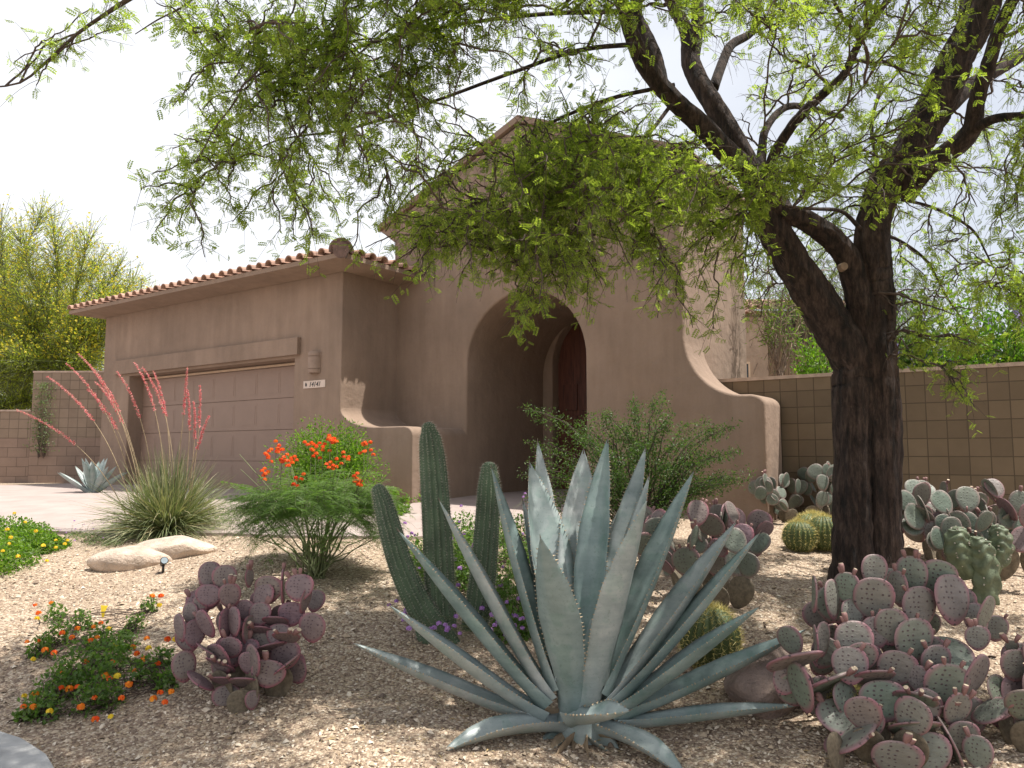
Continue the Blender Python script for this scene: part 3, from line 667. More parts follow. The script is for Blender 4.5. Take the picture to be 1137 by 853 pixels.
# trunk, fused of two stems
limb([(950,672,31,T0),(948,600,25,T0),(948,520,23,T0),(948,440,24,T0),(948,405,22,T0),(952,372,14,T0),(956,345,4,T0)], 40, .06, 10)
limb([(983,672,30,T0),(978,600,24,T0),(977,520,24,T0),(974,440,25,T0),(971,380,25,T0),(971,330,24,T0),(968,290,22,T0-.05),(970,245,20,T0-.1),(985,205,21,T0-.15),(1012,165,22,T0-.2),(1040,115,22,T0-.25),(1062,65,21,T0-.3),(1085,20,20,T0-.35),(1110,-40,18,T0-.4),(1150,-120,14,T0-.5)], 40, .055, 10)
LIMBS = []
def L(pts, seg=14, ridge=.045, n=6): LIMBS.append(limb(pts, seg, ridge, n))
L([(956,480,6,T0+.12),(954,435,18,T0+.05),(946,398,25,T0),(925,365,25,T0),(900,322,23,T0-.05),(875,285,21,T0-.1),(855,245,19,T0-.15),(842,212,17,T0-.2),(835,190,15,T0-.25)], 28, .055, 8)
L([(966,430,5,T0+.1),(962,385,14,T0+.03),(958,350,19,T0-.02),(952,318,17,T0-.05),(938,283,15,T0-.1),(915,258,14,T0-.15),(890,243,13,T0-.2),(868,236,12,T0-.22),(848,215,12,T0-.25)], 22, .05)
L([(846,222,12,T0-.25),(828,190,14,T0-.3),(800,163,14,T0-.35),(775,135,13,T0-.4),(745,108,12,T0-.5),(718,75,12,T0-.6),(702,40,10,T0-.7),(690,0,9,T0-.8),(670,-50,7,T0-.9),(640,-110,5,T0-1.1)], 20)
L([(838,200,14,T0-.22),(822,168,14,T0-.2),(800,130,13,T0-.15),(780,98,12,T0-.1),(768,70,12,T0),(762,35,9,T0+.1),(745,0,8,T0+.15),(725,-50,6,T0+.2),(700,-110,4,T0+.3)], 20)
L([(768,74,9,T0),(772,45,9,T0),(774,10,8,T0),(772,-40,6,T0),(785,-110,4,T0+.1)], 14)
L([(735,95,9,T0-.55),(728,65,9,T0-.5),(714,35,9,T0-.4),(706,10,8,T0-.4),(712,-50,6,T0-.3),(700,-120,4,T0-.3)], 14)
L([(848,216,8,T0-.25),(852,198,7,T0-.3),(860,172,7,T0-.4),(876,145,6.5,T0-.5),(893,124,6.5,T0-.6),(915,103,6,T0-.7),(937,83,5.5,T0-.8),(950,55,5,T0-.9),(965,28,4.5,T0-1),(985,0,4,T0-1.1),(1010,-45,3,T0-1.3)], 12)
L([(842,205,6,T0-.2),(845,175,6,T0),(850,145,5,T0+.2),(868,122,4.5,T0+.4),(890,118,4,T0+.6),(935,130,3,T0+1)], 10)
L([(792,98,7,T0-.1),(800,75,6.5,T0+.1),(812,50,6,T0+.3),(835,35,5,T0+.5),(842,8,4.5,T0+.7),(845,-40,3,T0+.9)], 10)
L([(1005,215,14,T0-.15),(1030,185,13,T0-.4),(1055,168,13,T0-.6),(1078,145,12,T0-.7),(1085,110,10,T0-.8),(1098,70,9,T0-.9),(1110,30,8,T0-1),(1135,-20,7,T0-1.2),(1170,-80,5,T0-1.4)], 16)
L([(1078,145,8,T0-.7),(1105,132,6,T0-.9),(1137,128,5,T0-1.1),(1190,120,3,T0-1.4)], 10)
L([(1050,120,12,T0-.2),(1078,95,10,T0),(1105,78,9,T0+.2),(1137,60,8,T0+.4),(1190,25,6,T0+.7)], 12)
L([(1070,50,10,T0-.3),(1072,20,9,T0-.2),(1075,-30,7,T0-.1),(1060,-90,4,T0)], 12)
L([(880,240,5,T0-.2),(868,215,4.5,T0+.1),(860,195,4,T0+.3),(848,180,3,T0+.5)], 8)
L([(970,265,5,T0),(966,235,3.5,T0+.2),(975,190,3,T0+.5),(968,140,2.5,T0+.8),(980,90,2,T0+1)], 8)
for lp in ([(700,55,6,T0-.75),(640,52,5.5,T0-.9),(560,75,4.6,T0-1.0),(480,118,3.8,T0-1.1),(390,140,3,T0-1.1),(300,170,2,T0-1.2),(250,195,1.2,T0-1.2)],
           [(695,20,6,T0-.8),(600,10,5,T0-1.1),(500,28,4.2,T0-1.4),(400,50,3.4,T0-1.5),(320,75,2.2,T0-1.6),(262,85,1.2,T0-1.6)],
           [(735,100,5.5,T0-.55),(670,112,5,T0-.6),(600,138,4,T0-.6),(530,178,3.2,T0-.6),(470,215,2.4,T0-.6),(425,262,1.3,T0-.6)],
           [(755,118,5,T0-.5),(705,152,4.5,T0-.7),(650,178,3.6,T0-.8),(600,222,2.8,T0-.9),(570,268,1.5,T0-.9)],
           [(785,148,4.5,T0-.4),(748,180,4,T0-.5),(715,215,3,T0-.6),(700,255,1.6,T0-.6)],
           [(640,-110,6,T0-1.1),(560,-90,5,T0-1.4),(460,-60,4,T0-1.6),(370,-30,3,T0-1.7),(300,0,1.5,T0-1.8)],
           [(660,-40,6,T0-.9),(600,-30,5,T0-.5),(520,-10,4,T0-.3),(440,30,3,T0-.3),(370,90,2.4,T0-.4),(330,140,1.3,T0-.4)],
           [(1000,215,4,T0),(1035,225,3.5,T0-.1),(1070,245,3,T0-.1),(1100,280,2,T0-.2),(1125,330,1.2,T0-.2)],
           [(975,255,4.5,T0+.1),(1000,265,4,T0+.3),(1030,290,3,T0+.3),(1055,330,2.2,T0+.2),(1075,375,1.2,T0)]): L([(a_+random.gauss(0, 5), b_+random.gauss(0, 5), c_*.55, d_) for a_, b_, c_, d_ in lp], 8)
L([(956,255,3,T0-.3),(935,235,2.6,T0-.5),(905,232,2.2,T0-.8),(880,230,2,T0-1),(850,222,1.5,T0-1.2)], 8)
tree_trunk = mb.build('trunk', M['bark'], tree, True)
mb = MB(); kn = at(937, 296, T0-.32); 
a = np.linspace(0, 2*math.pi, 16, endpoint=False)
mb.add([kn+Vector((math.cos(t)*.03, -.012, math.sin(t)*.032)) for t in a]+[kn+Vector((math.cos(t)*.036, .03, math.sin(t)*.036)) for t in a], [tuple(range(16))]); mb.add([kn+Vector((math.cos(t)*.03, -.012, math.sin(t)*.032)) for t in a]+[kn+Vector((math.cos(t)*.036, .05, math.sin(t)*.036)) for t in a], [(i, (i+1) % 16, 16+(i+1) % 16, 16+i) for i in range(16)])
mb.build('pruning_scar', M['pale_bark'], tree)
# crown: arching branches from the limbs to chosen tips, then twigs, then fronds
LP = np.vstack([p for p, r in LIMBS]); LR = np.concatenate([r for p, r in LIMBS])
tips = [
 (182,232,4.6),(205,205,4.8),(222,150,5.0),(262,182,4.7),(300,225,4.9),(345,262,5.0),(352,160,4.5),(300,118,4.6),(240,60,4.2),(215,60,4.4),(285,30,4.2),(340,60,4.6),
 (400,180,5.4),(360,215,5.6),(440,215,4.6),(410,90,4.2),(470,120,4.4),(450,40,4.0),(520,60,4.2),(380,10,4.4),(560,10,4.3),(455,170,5.6),(500,200,5.3),(330,95,5.4),(420,140,4.0),(370,120,4.9),
 (465,262,5.0),(500,262,5.4),(540,285,5.2),(640,296,5.0),(470,205,5.3),(530,205,5.6),(590,205,6.2),(620,185,6.5),(680,190,6.6),(710,180,5.5),(735,172,6.2),(660,150,5.9),(755,170,5.8),(720,225,5.4),(700,296,4.9),(722,268,5.3),(745,290,5.0),(778,306,5.3),(800,252,5.4),(812,225,5.0),(560,288,5.0),(522,276,5.4),(492,268,5.0),(612,312,5.2),(448,246,5.0),(765,225,5.0),(785,195,5.6),(822,300,5.6),(480,262,5.6),(735,318,5.5),(590,322,5.0),(672,282,5.5),(560,235,4.6),(610,240,5.5),(660,262,5.2),(640,205,4.5),(590,190,5.0),(540,170,4.7),(700,210,5.4),
 (735,225,5.2),(680,170,5.6),(720,160,4.9),(600,130,4.8),(650,120,5.4),(640,60,5.0),(580,90,5.6),(730,190,5.6),(760,205,6.5),
 (610,270,4.4),(525,230,4.9),(575,265,5.6),(665,230,4.3),(480,235,4.4),(555,200,5.4),(625,165,5.2),(700,190,5.2),(515,145,5.7),
 (822,252,6.6),(832,290,6.7),(850,320,6.8),(835,232,5.2),(870,300,6.8),(900,200,6.8),(910,150,7.0),(880,80,7.0),(930,60,6.9),(840,110,7.0),(900,20,6.6),(930,180,7.4),(890,260,7.2),(800,60,7.0),(850,20,6.8),(910,285,7.4),
 (930,220,6.9),(880,170,4.8),(1000,130,6.8),(1000,60,6.6),(990,20,5.0),(1020,60,7.0),(1000,290,6.8),(1030,250,6.6),(1040,310,6.3),(1015,340,6.6),(1060,350,6.0),(1078,425,5.6),(1075,380,5.8),(1045,380,6.1),(1100,330,5.9),
 (1125,295,5.6),(1130,240,5.4),(1085,230,5.8),(1060,270,6.6),(1110,190,5.3),(1100,150,6.4),(1130,100,6.4),(1090,290,6.4),(1140,360,5.7),(1120,60,6.6),(1060,20,6.2),(1020,200,7.2),(1055,195,7.4),(1125,150,4.8),
 (940,120,7.4),(960,170,6.6),(950,95,5.4),(900,120,5.6),(870,200,5.9),(915,225,6.6),(820,150,6.6),(860,60,5.2),(1000,240,7.4),(990,180,7.6),(1030,120,4.9),(1075,190,4.6),(1140,20,5.2),
 (470,-20,4.0),(560,-60,4.2),(650,-90,4.4),(400,-40,4.0),(330,-60,4.3),(280,-30,4.8),(720,-80,5.4),(800,-90,6.2),(880,-80,6.0),(960,-60,6.6),(1050,-100,6.2),(1130,-60,6.0),(700,20,4.4),(760,10,5.4),(820,10,6.0),
 (300,-160,3.6),(420,-220,3.5),(560,-260,3.6),(700,-300,4.2),(850,-300,5.0),(1000,-300,5.2),(1150,-200,5.2),(480,-400,3.2),(620,-480,3.3),(800,-500,4.0),(960,-520,4.4),(1200,-350,5.0),(1250,-150,5.4),(1280,50,5.6),(1300,200,5.6),(1250,300,5.6),(380,-330,3.4),(250,-250,3.8)]
for px, py, Y in list(tips):
    if py < -20 or (630 < px < 830 and py < 140): continue
    if (px < 480 and py > 195) or px < 250 or py > 238: continue
    for rep in range(random.choice((0, 1)) if 430 < px < 800 and py > 140 else (1 if px < 800 else (random.random() < .35))): tips.append((px+random.gauss(0, 26), py-abs(random.gauss(0, 20)), Y+random.uniform(-.7, .7)))
for k in range(85):  # unseen crown tips overhead, added to shade the foreground
    X_ = rng.uniform(-.7, 4.6); Y_ = rng.uniform(2.6, 6.3); z_ = max(3.7, 1.75+.62*Y_)+rng.uniform(0, .9); tips.append((X_/Y_*HF+CX, None, Y_, (X_, Y_, z_)))
br = MB(); allP = []; allD = []; tw = MB(); twS = []; twD = []
BK = 22; Bs = []; BR = []
def add_branch(tip, src, r0, arch, wob):
    d = tip-src; ln = np.linalg.norm(d); c = src+d*.5+np.array([0, 0, arch*ln])
    P = bez(src, c, tip, BK); ph = rng.uniform(0, 6, 3); t = np.linspace(0, 1, BK)
    for ax in range(3): P[:, ax] += wob*ln*np.sin(t*math.pi*rng.integers(2, 5)+ph[ax])*np.sin(t*math.pi)*.5+rng.normal(size=BK)*.006*min(ln, 1.5)*np.sin(t*math.pi)
    Bs.append(P); BR.append(r0*(1-t)**.8+.0028)
    return P, ln
for tp0 in tips:
    px, py, Y = tp0[:3]; tip = np.array(at(px, py, Y)) if len(tp0) == 3 else np.array(tp0[3]); dist = np.linalg.norm((LP-tip)*np.array([1, 1, 1.0]), axis=1)+ (LR < .004)*.3
    # leave from a point up the limb rather than from below: prefer points not much lower than the tip
    pen = np.maximum(0, tip[2]-LP[:, 2])*.25+rng.uniform(0, .5, len(LP)); i = int(np.argmin(dist+pen+(LP[:, 2] < 1.9)*1.2))
    src = LP[i]; ln0 = np.linalg.norm(tip-src)
    P, ln = add_branch(tip, src, min(LR[i]*.55, .006+.0075*ln0), random.uniform(.10, .26), .07)
    # side branches
    ns = int(3+ln*3.2)
    for k in range(ns):
        t = random.uniform(.25, .92); j = int(t*(BK-1)); T = norm(P[min(j+1, BK-1)]-P[max(j-1, 0)])
        v = rng.normal(size=3); v -= T*v.dot(T); v = norm(v); D = norm(T*.9+v*.75+np.array([0, 0, -.15])); l2 = random.uniform(.30, .75)*min(1.0, .5+ln*.3)
        P2, _ = add_branch(P[j]+D*l2+np.array([0, 0, -.10*l2]), P[j], .0045, .12, .08)
# long outlying branch that enters the top left corner
o1 = cat_rom([list(at(-20,98,4.6)), list(at(22,92,4.6)), list(at(52,68,4.6)), list(at(85,38,4.6)), list(at(118,15,4.6)), list(at(150,-5,4.5)), list(at(260,-70,4.4)), list(at(420,-140,4.3)), list(at(600,-160,4.6))], 5)
idx = np.linspace(0, len(o1)-1, BK).astype(int); Bs.append(o1[idx]); BR.append(np.linspace(.004, .022, BK))
o2 = cat_rom([list(at(150,38,4.5)), list(at(175,22,4.5)), list(at(205,6,4.5)), list(at(235,-20,4.4)), list(at(330,-90,4.4))], 6)
idx2 = np.linspace(0, len(o2)-1, BK).astype(int); Bs.append(o2[idx2]); BR.append(np.linspace(.003, .010, BK))
for s_ in ((40,95),(72,62),(60,40),(100,10),(15,70),(130,30)):
    k = int(rng.integers(2, 9)); add_branch(np.array(at(s_[0], s_[1], 4.6)), o1[idx][k], .004, .1, .05)
Bs = np.array(Bs); BR = np.array(BR)
tubes(br, Bs, BR, 5, cap=False)
# twigs
src_pts = []; 
for P, r_ in zip(Bs, BR):
    ln = np.linalg.norm(np.diff(P, axis=0), axis=1).sum(); n = int(ln/.046)
    t = rng.uniform(.22 if ln > 1 else .06, 1, n)**.85; f = t*(BK-1); j = np.minimum(f.astype(int), BK-2); fr_ = (f-j)[:, None]
    p = P[j]*(1-fr_)+P[j+1]*fr_; T = norm(P[j+1]-P[j]); src_pts.append((p, T))
SP = np.vstack([a for a, b in src_pts]); ST = np.vstack([b for a, b in src_pts])
# keep twigs sparse near the heart of the tree, so the limbs and the sky show
pxh = SP[:, 0]/SP[:, 1]*HF+CX; zz = SP[:, 2]
n = len(SP); v = rng.normal(size=(n, 3)); v -= ST*(v*ST).sum(1, keepdims=True); v = norm(v)
D = norm(ST*.7+v*.9+np.array([0, 0, -.25])); ln = rng.uniform(.08, .24, n)
K = 5; t = np.linspace(0, 1, K)[None, :, None]
TWP = SP[:, None]+D[:, None]*t*ln[:, None, None]+np.array([0, 0, -1.])*(t**2)*(ln[:, None, None]*rng.uniform(0, .45, n)[:, None, None])
tubes(br, TWP, np.linspace(.0018, .0009, K)[None].repeat(n, 0), 3, cap=False)
br.build('branches', M['twig'], tree, True)
# fronds
fol = MB(); per = 8; ts = rng.uniform(.15, 1, (n, per)); f = ts*(K-1); j = np.minimum(f.astype(int), K-2); fr_ = (f-j)[..., None]
ii = np.arange(n)[:, None]; p = TWP[ii, j]*(1-fr_)+TWP[ii, j+1]*fr_; T = norm(TWP[ii, j+1]-TWP[ii, j])
p = p.reshape(-1, 3); T = T.reshape(-1, 3); v = rng.normal(size=T.shape); v -= T*(v*T).sum(1, keepdims=True); v = norm(v)
FD = norm(T*.45+v+np.array([0, 0, -.05])); U = rng.normal(size=T.shape)*.55+np.array([0, 0, 1.])
keep = rng.random(len(p)) < .43
big = np.vstack([q_[::2] for q_, r_ in LIMBS]+[np.array([list(at(960, yy_, T0)) for yy_ in range(280, 640, 20)])]); br_ = np.concatenate([r_[::2] for q_, r_ in LIMBS]+[np.full(18, .2)]); big = big[br_ > .035]
for k in range(0, len(p), 20000):
    dd_ = np.sqrt(((p[k:k+20000, None]-big[None])**2).sum(-1)).min(1); keep[k:k+20000] &= (dd_ > .42) | (rng.random(len(dd_)) < .04)
# thinner in patches, so the sky breaks through unevenly
pt = np.sin(2.3*p[:, 0]+1.1*p[:, 1])+np.sin(3.1*p[:, 2]-1.7*p[:, 0])+np.sin(2.9*p[:, 1]+1.9*p[:, 2]); keep &= rng.random(len(p)) < np.clip(.85+.22*pt, .35, 1)
print('fronds', keep.sum(), 'twigs', n)
stamp(fol, FR[0], FR[1], p[keep], FD[keep], U[keep], rng.uniform(.034, .060, keep.sum()))
fol.build('foliage', M['mesquite_leaf'], tree)
# ------------------------------------------------------------------ agave
AG = G(643, 815); AG.z -= .02; print('agave', AG)
agv = thing('agave', 'large blue-grey agave with toothed sword leaves in the centre foreground', 'agave', AG)
def agave_leaf(tip, base, wmax, bend=.1, curl=.32, twist=0, tooth=True, name='leaf', parent=None, axis=(0, 0, 1), bend_v=None):
    tip = np.array(tip, float); base = np.array(base, float); d = tip-base; ln = np.linalg.norm(d)
    axis = np.array(axis, float); up0 = norm(axis-norm(d)*axis.dot(norm(d)))
    c = base+d*.5+(np.array(bend_v) if bend_v is not None else -up0*bend*ln)
    K = 30; P = bez(base, c, tip, K); T = norm(np.gradient(P, axis=0)); s = np.linspace(0, 1, K)
    wv = np.interp(s, [0, .06, .15, .3, .45, .6, .75, .87, .95, 1], [.82, .74, .70, .86, 1, .97, .74, .44, .19, .02])*wmax*1.22
    S = norm(np.cross(T, up0[None])); Nn = np.cross(S, T)
    if twist:
        a = (s*twist)[:, None]; S, Nn = S*np.cos(a)+Nn*np.sin(a), Nn*np.cos(a)-S*np.sin(a)
    m_ = 9; vv = np.linspace(-1, 1, m_); mb = MB()
    wob = 1+.02*np.sin(s*31+base[0]*40)
    top = P[:, None]+S[:, None]*(vv[None, :, None]*(wv*wob)[:, None, None]/2)+Nn[:, None]*((np.abs(vv)**1.6)[None, :, None]*(curl*wv)[:, None, None])
    th = np.interp(s, [0, .1, .5, 1], [.05, .032, .016, .003])[:, None, None]*(1-vv[None, :, None]**4*.93)
    bot = top-Nn[:, None]*th
    V = np.concatenate([top.reshape(-1, 3), bot.reshape(-1, 3)]); nT = K*m_
    i = (np.arange(K-1)[:, None]*m_+np.arange(m_-1)[None]).ravel()
    F = np.concatenate([np.stack([i, i+m_, i+m_+1, i+1], -1), np.stack([nT+i, nT+i+1, nT+i+m_+1, nT+i+m_], -1)])
    e = np.arange(K-1)*m_; F = np.concatenate([F, np.stack([e, nT+e, nT+e+m_, e+m_], -1), np.stack([e+m_-1, e+2*m_-1, nT+e+2*m_-1, nT+e+m_-1], -1)])
    mb.add(V, F, 0)
    if tooth:
        nt_ = int(ln/.030); tt = np.linspace(.10, .93, nt_)+rng.uniform(-.006, .006, nt_); f = tt*(K-1); j = np.minimum(f.astype(int), K-2); fr_ = (f-j)[:, None]
        tv = [(-.5, 0, -.18), (.5, 0, -.18), (0, 0, .18), (.12, 1, 0)]; tf = [(0, 1, 3), (1, 2, 3), (2, 0, 3)]
        for side in (0, m_-1):
            p = (top[j, side]*(1-fr_)+top[j+1, side]*fr_)-Nn[j]*.002; o = norm(top[j, side]-top[j, m_//2])
            stamp(mb, [(y, x, z) for x, y, z in tv], tf, p, o, T[j], np.full(nt_, .0145)*rng.uniform(.6, 1.2, nt_), 1)
    tubes(mb, [[tip-T[-1]*.03, tip-T[-1]*.0, tip+T[-1]*.022]], [[.004, .003, .0006]], 5, 2)
    return mb.build(name, [M['agave'], M['spine'], M['dark_spine']], parent, True)
ay = AG.y; b0_ = np.array([0, 0, .06])
def al_(tx, ty, dy, w_, bx, by_, bend=.04, curl=.30, twist=0, **k):
    """tip pixel, tip depth offset from the heart, width in m, base pixel"""
    tip = at(tx, ty, ay+dy)-AG; bdy = dy*.08; bs = at(bx, by_, ay+bdy)-AG
    ax = -np.array([tip.x*.0, 0, 0])+np.array([0, 0, 1.])
    hz_ = np.array([tip.x, tip.y, 0]); ln = np.linalg.norm(hz_)
    if ln > .05 and tip.z > ln*.8: ax = np.array([0, 0, .25])-hz_/ln   # upright leaves face the heart
    return agave_leaf(tip, bs, w_, bend, curl, twist, parent=agv, axis=ax, **k)
LV = [
 # upright, back to front
 (597,490,.55,.13,622,740),(648,499,.50,.20,640,745,.0),(717,497,.50,.15,660,745),(675,487,.30,.165,648,760,.0),(721,528,.25,.13,665,760),
 (588,514,.35,.24,628,755,.03),(580,555,.45,.10,625,750),(546,520,.15,.16,616,765,.05),(770,524,.25,.19,668,770,.04),
 (488,556,.0,.15,610,775,.05),(443,590,-.02,.15,606,782,.05,.32,.0),(817,580,.15,.19,672,782,.06),(843,592,.0,.15,676,785,.06),
 (718,556,-.28,.215,655,785,.03,.26),(600,597,-.36,.205,634,788,.02,.24),
 (432,672,-.10,.14,604,795,.06),(392,714,.10,.14,602,800,.06),(843,674,-.15,.16,680,792,.05),(895,699,.10,.15,684,795,.06),
 (888,783,-.1,.12,686,803,.03),(490,837,-.35,.155,630,806,-.10,.30),(765,868,-.45,.13,662,806,-.10),
 (610,545,.6,.12,630,745),(690,560,.6,.14,655,745),(640,600,.7,.14,642,750)]
for l in LV: al_(*l)
# the bent leaf folded over at the front, and a cut stub
agave_leaf(at(699,789,ay-.36)-AG, at(634,797,ay-.12)-AG, .15, parent=agv, bend_v=np.array([.0, -.05, -.03]), twist=-.3)
for (tx, ty, dy) in ((600, 842, -.2), (690, 845, -.2)):
    agave_leaf(at(tx, ty, ay+dy)-AG, at(640, 812, ay)-AG, .11, parent=agv, bend=-.08, name='leaf')
M['dry_leaf'] = simple('dry_leaf', (.30, .22, .14), .8, .4, 9, .6, .01)
for (tx, ty, dy) in ((578, 815, .0), (612, 850, -.3), (708, 826, -.1), (655, 860, -.32), (590, 795, .25), (700, 800, .3)):
    o = agave_leaf(at(tx, ty, ay+dy)-AG, at(641, 815, ay)-AG, .075, parent=agv, bend=-.12, curl=.5, twist=random.uniform(-1, 1), tooth=False, name='dry_leaf'); o.data.materials[0] = M['dry_leaf']; o['label'] = 'shrivelled brown lower leaf'
mb = MB(); tubes(mb, [[(0, 0, -.08), (0, 0, .0), (0, 0, .12), (.01, 0, .25), (.01, 0, .42)]], [[.12, .13, .11, .05, .01]], 14); mb.build('heart', M['agave'], agv, True)
# ------------------------------------------------------------------ prickly pears
def pad_mesh(name, mat, seed):
    r = random.Random(seed); n = 16; m_ = 20; V = []; F = []
    asym = r.uniform(-.05, .05)
    for i in range(n+1):
        s = .5-.5*math.cos(math.pi*i/n); hw = .44*(max(s, 0)**.62)*(max(1-s, 0)**.42)*1.95*.62*1.55
        for j in range(m_):
            a = 2*math.pi*j/m_; c, sn = math.cos(a), math.sin(a)
            x = hw*math.copysign(abs(c)**.85, c)+asym*s; y = (.036+.026*(1-s))*math.copysign(abs(sn)**.8, sn)*min(1, (hw/.28))**.55+.03*math.sin(s*3+asym*20)
            V.append((x, y, s))
    for i in range(n):
        for j in range(m_): F.append((i*m_+j, i*m_+(j+1) % m_, (i+1)*m_+(j+1) % m_, (i+1)*m_+j))
    mb = MB(); mb.add(V, F); o = mb.build(name, mat, None, True); me = o.data; bpy.data.objects.remove(o); return me
PM = {k: [pad_mesh('pad', M[k], i+3) for i in range(3)] for k in ('pad_purple', 'pad_pink', 'pad_grey', 'pad_mix', 'pad_corky')}
mb = MB(); tubes(mb, [[(0,0,-.01),(0,0,.012),(0,0,.035),(0,0,.05)]], [[.006,.014,.017,.0145]], 9)
a = np.linspace(0, 2*math.pi, 9, endpoint=False); mb.add([(math.cos(t)*.0135, math.sin(t)*.0135, .0512) for t in a], [tuple(range(9))], 1)
fo = mb.build('fruit', [M['fruit'], M['fruit_top']], None, True); FRUIT = fo.data; bpy.data.objects.remove(fo)
def place_pad(parent, base, L_, Nrm, length, width, kind, fruits=0):
    L_ = Vector(L_).normalized(); Nn = Vector(Nrm); Nn = (Nn-L_*Nn.dot(L_)).normalized(); X = Nn.cross(L_)*-1
    X = L_.cross(Nn)*-1; X = Nn.cross(L_)
    o = bpy.data.objects.new('pad', random.choice(PM[kind])); COL.objects.link(o); o.parent = parent
    m = Matrix.Identity(4); sc = (width/.80, length*random.uniform(.85, 1.1), length)
    for r_ in range(3): m[r_][0] = X[r_]*sc[0]; m[r_][1] = Nn[r_]*sc[1]; m[r_][2] = L_[r_]*sc[2]; m[r_][3] = base[r_]
    o.matrix_local = m
    for k in range(fruits):
        a = R(random.uniform(-42, 42)); d = L_*math.cos(a)+X*math.sin(a)
        p = Vector(base)+L_*length*(.5+.48*math.cos(a))+X*(width*.5*math.sin(a)*1.05)
        f_ = bpy.data.objects.new('fruit', FRUIT); COL.objects.link(f_); f_.parent = o
        q_ = (d+Vector((0, 0, .35))).normalized().to_track_quat('Z', 'Y'); s = random.uniform(.55, .95)
        f_.matrix_parent_inverse = Matrix.Identity(4)
        f_.matrix_local = m.inverted() @ (Matrix.Translation(p) @ q_.to_matrix().to_4x4() @ Matrix.Diagonal((s, s, s*1.1, 1)))
    return o
def traced_pear(name, label, pads, org, sc, Yc, kind, base_px, slope=.0022, fruit_p=.5):
    g = G(*base_px); t = thing(name, label, 'cactus', g)
    fill_ = []
    for k in range(int(len(pads)*.85)):
        q0 = random.choice(pads[:-2])
        if q0[1] > 690: continue
        fill_.append((q0[0]+random.uniform(-55, 55), q0[1]+random.uniform(-8, 70), *(lambda v: (118*v, 124*v))(random.uniform(.72, 1.15)), random.uniform(-30, 30), 'f'))
    for p in [(*(v*1.14 if i_ in (2, 3) else v for i_, v in enumerate(q2)),) for q2 in pads]+fill_:
        cx, cy, w_, h_ = p[:4]; rot = p[4] if len(p) > 4 else 0; md = p[5] if len(p) > 5 else ''
        X = org[0]+cx/sc; Yp = org[1]+cy/sc; Y = Yc+(org[1]+ (max(q_[1] for q_ in pads)-cy)/sc-org[1])*slope+random.uniform(-.06, .06)+(.1 if md == 'b' else 0)+(random.uniform(.10, .42) if md == 'f' else 0)
        c = at(X, Yp, Y)-g; mp_ = m_per_px(Y); wm = w_/sc*mp_; hm = h_/sc*mp_
        L_ = Vector((math.sin(R(rot)), 0, math.cos(R(rot)))); Nn = Vector((0, -1, .1)); length = max(hm, .05)*1.05; width = max(wm, .04)
        k = 'pad_corky' if md == 'c' and random.random() < .35 else kind
        if w_/h_ < .5: Nn = Vector((random.choice((-1, 1)), -.25, 0)); width = length*.8
        elif w_/h_ < .8: Nn = Vector((random.choice((-1, 1))*.7, -.8, .1)); width = max(width, length*.78)
        elif w_/h_ > 1.25:
            L_ = Vector((math.sin(R(rot)), -.85, .55)) if md != 'b' else Vector((math.sin(R(rot)), .6, .6)); length = width*1.02; Nn = Vector((0, -.5, .85)) if md != 'b' else Vector((0, -.8, .6))
        else: L_ = (L_+Vector((0, random.uniform(-.3, .25), 0))).normalized(); Nn = Vector((random.uniform(-.35, .35), -1, random.uniform(-.1, .3)))
        L_.normalize()
        nf = 0 if k == 'pad_corky' else (random.choice((1, 2, 3)) if random.random() < fruit_p else 0)
        place_pad(t, c-L_*length*.5, L_, Nn, length, width, k, nf)
    # woody base pads reaching to the ground
    for k in range(5):
        a = k*1.26; place_pad(t, Vector((math.cos(a)*.12, math.sin(a)*.1, -.04)), Vector((math.cos(a)*.35, math.sin(a)*.3, 1)), Vector((math.sin(a), -1, 0)), .21, .16, 'pad_corky')
        place_pad(t, Vector((math.cos(a)*.14, math.sin(a)*.12, .13)), Vector((math.cos(a)*.5, math.sin(a)*.4, 1)), Vector((math.sin(a), -1, 0)), .20, .17, kind)
    return t
purple = [(240,110,95,115),(320,125,105,110),(240,215,115,95),(345,215,95,115),(545,180,130,115),(515,220,100,120,20),(700,175,125,115),(620,170,40,150),(730,240,28,110,10),(445,125,38,80),(210,245,90,72,-20),(145,305,75,90),
 (95,380,62,120,-12),(165,410,80,120,-5),(225,360,80,130,-30),(325,360,35,130),(370,350,90,130),(425,290,90,90),(500,310,100,100),(585,350,115,90),(660,310,120,105),(770,380,125,130,5),(640,430,120,95),(500,400,120,95),
 (440,390,40,120,5),(235,500,110,75,-20),(350,480,115,95),(440,490,100,90),(555,495,160,100,10),(640,570,140,90,40),(540,615,150,120,10),(305,575,140,100,-10),(420,660,130,95),(305,650,100,75),(110,580,90,130,-10),
 (200,655,140,105,-30),(330,735,120,100,-5),(400,770,110,120,0,'c'),(460,750,60,80),(600,420,110,100),(440,560,90,100,0,'c')]
traced_pear('prickly_pear', 'purple prickly pear with crowded small pads left of the columnar cactus', purple, (180,615), 4.61, G(275, 785).y-.02, 'pad_purple', (278, 772), .0018, .35)
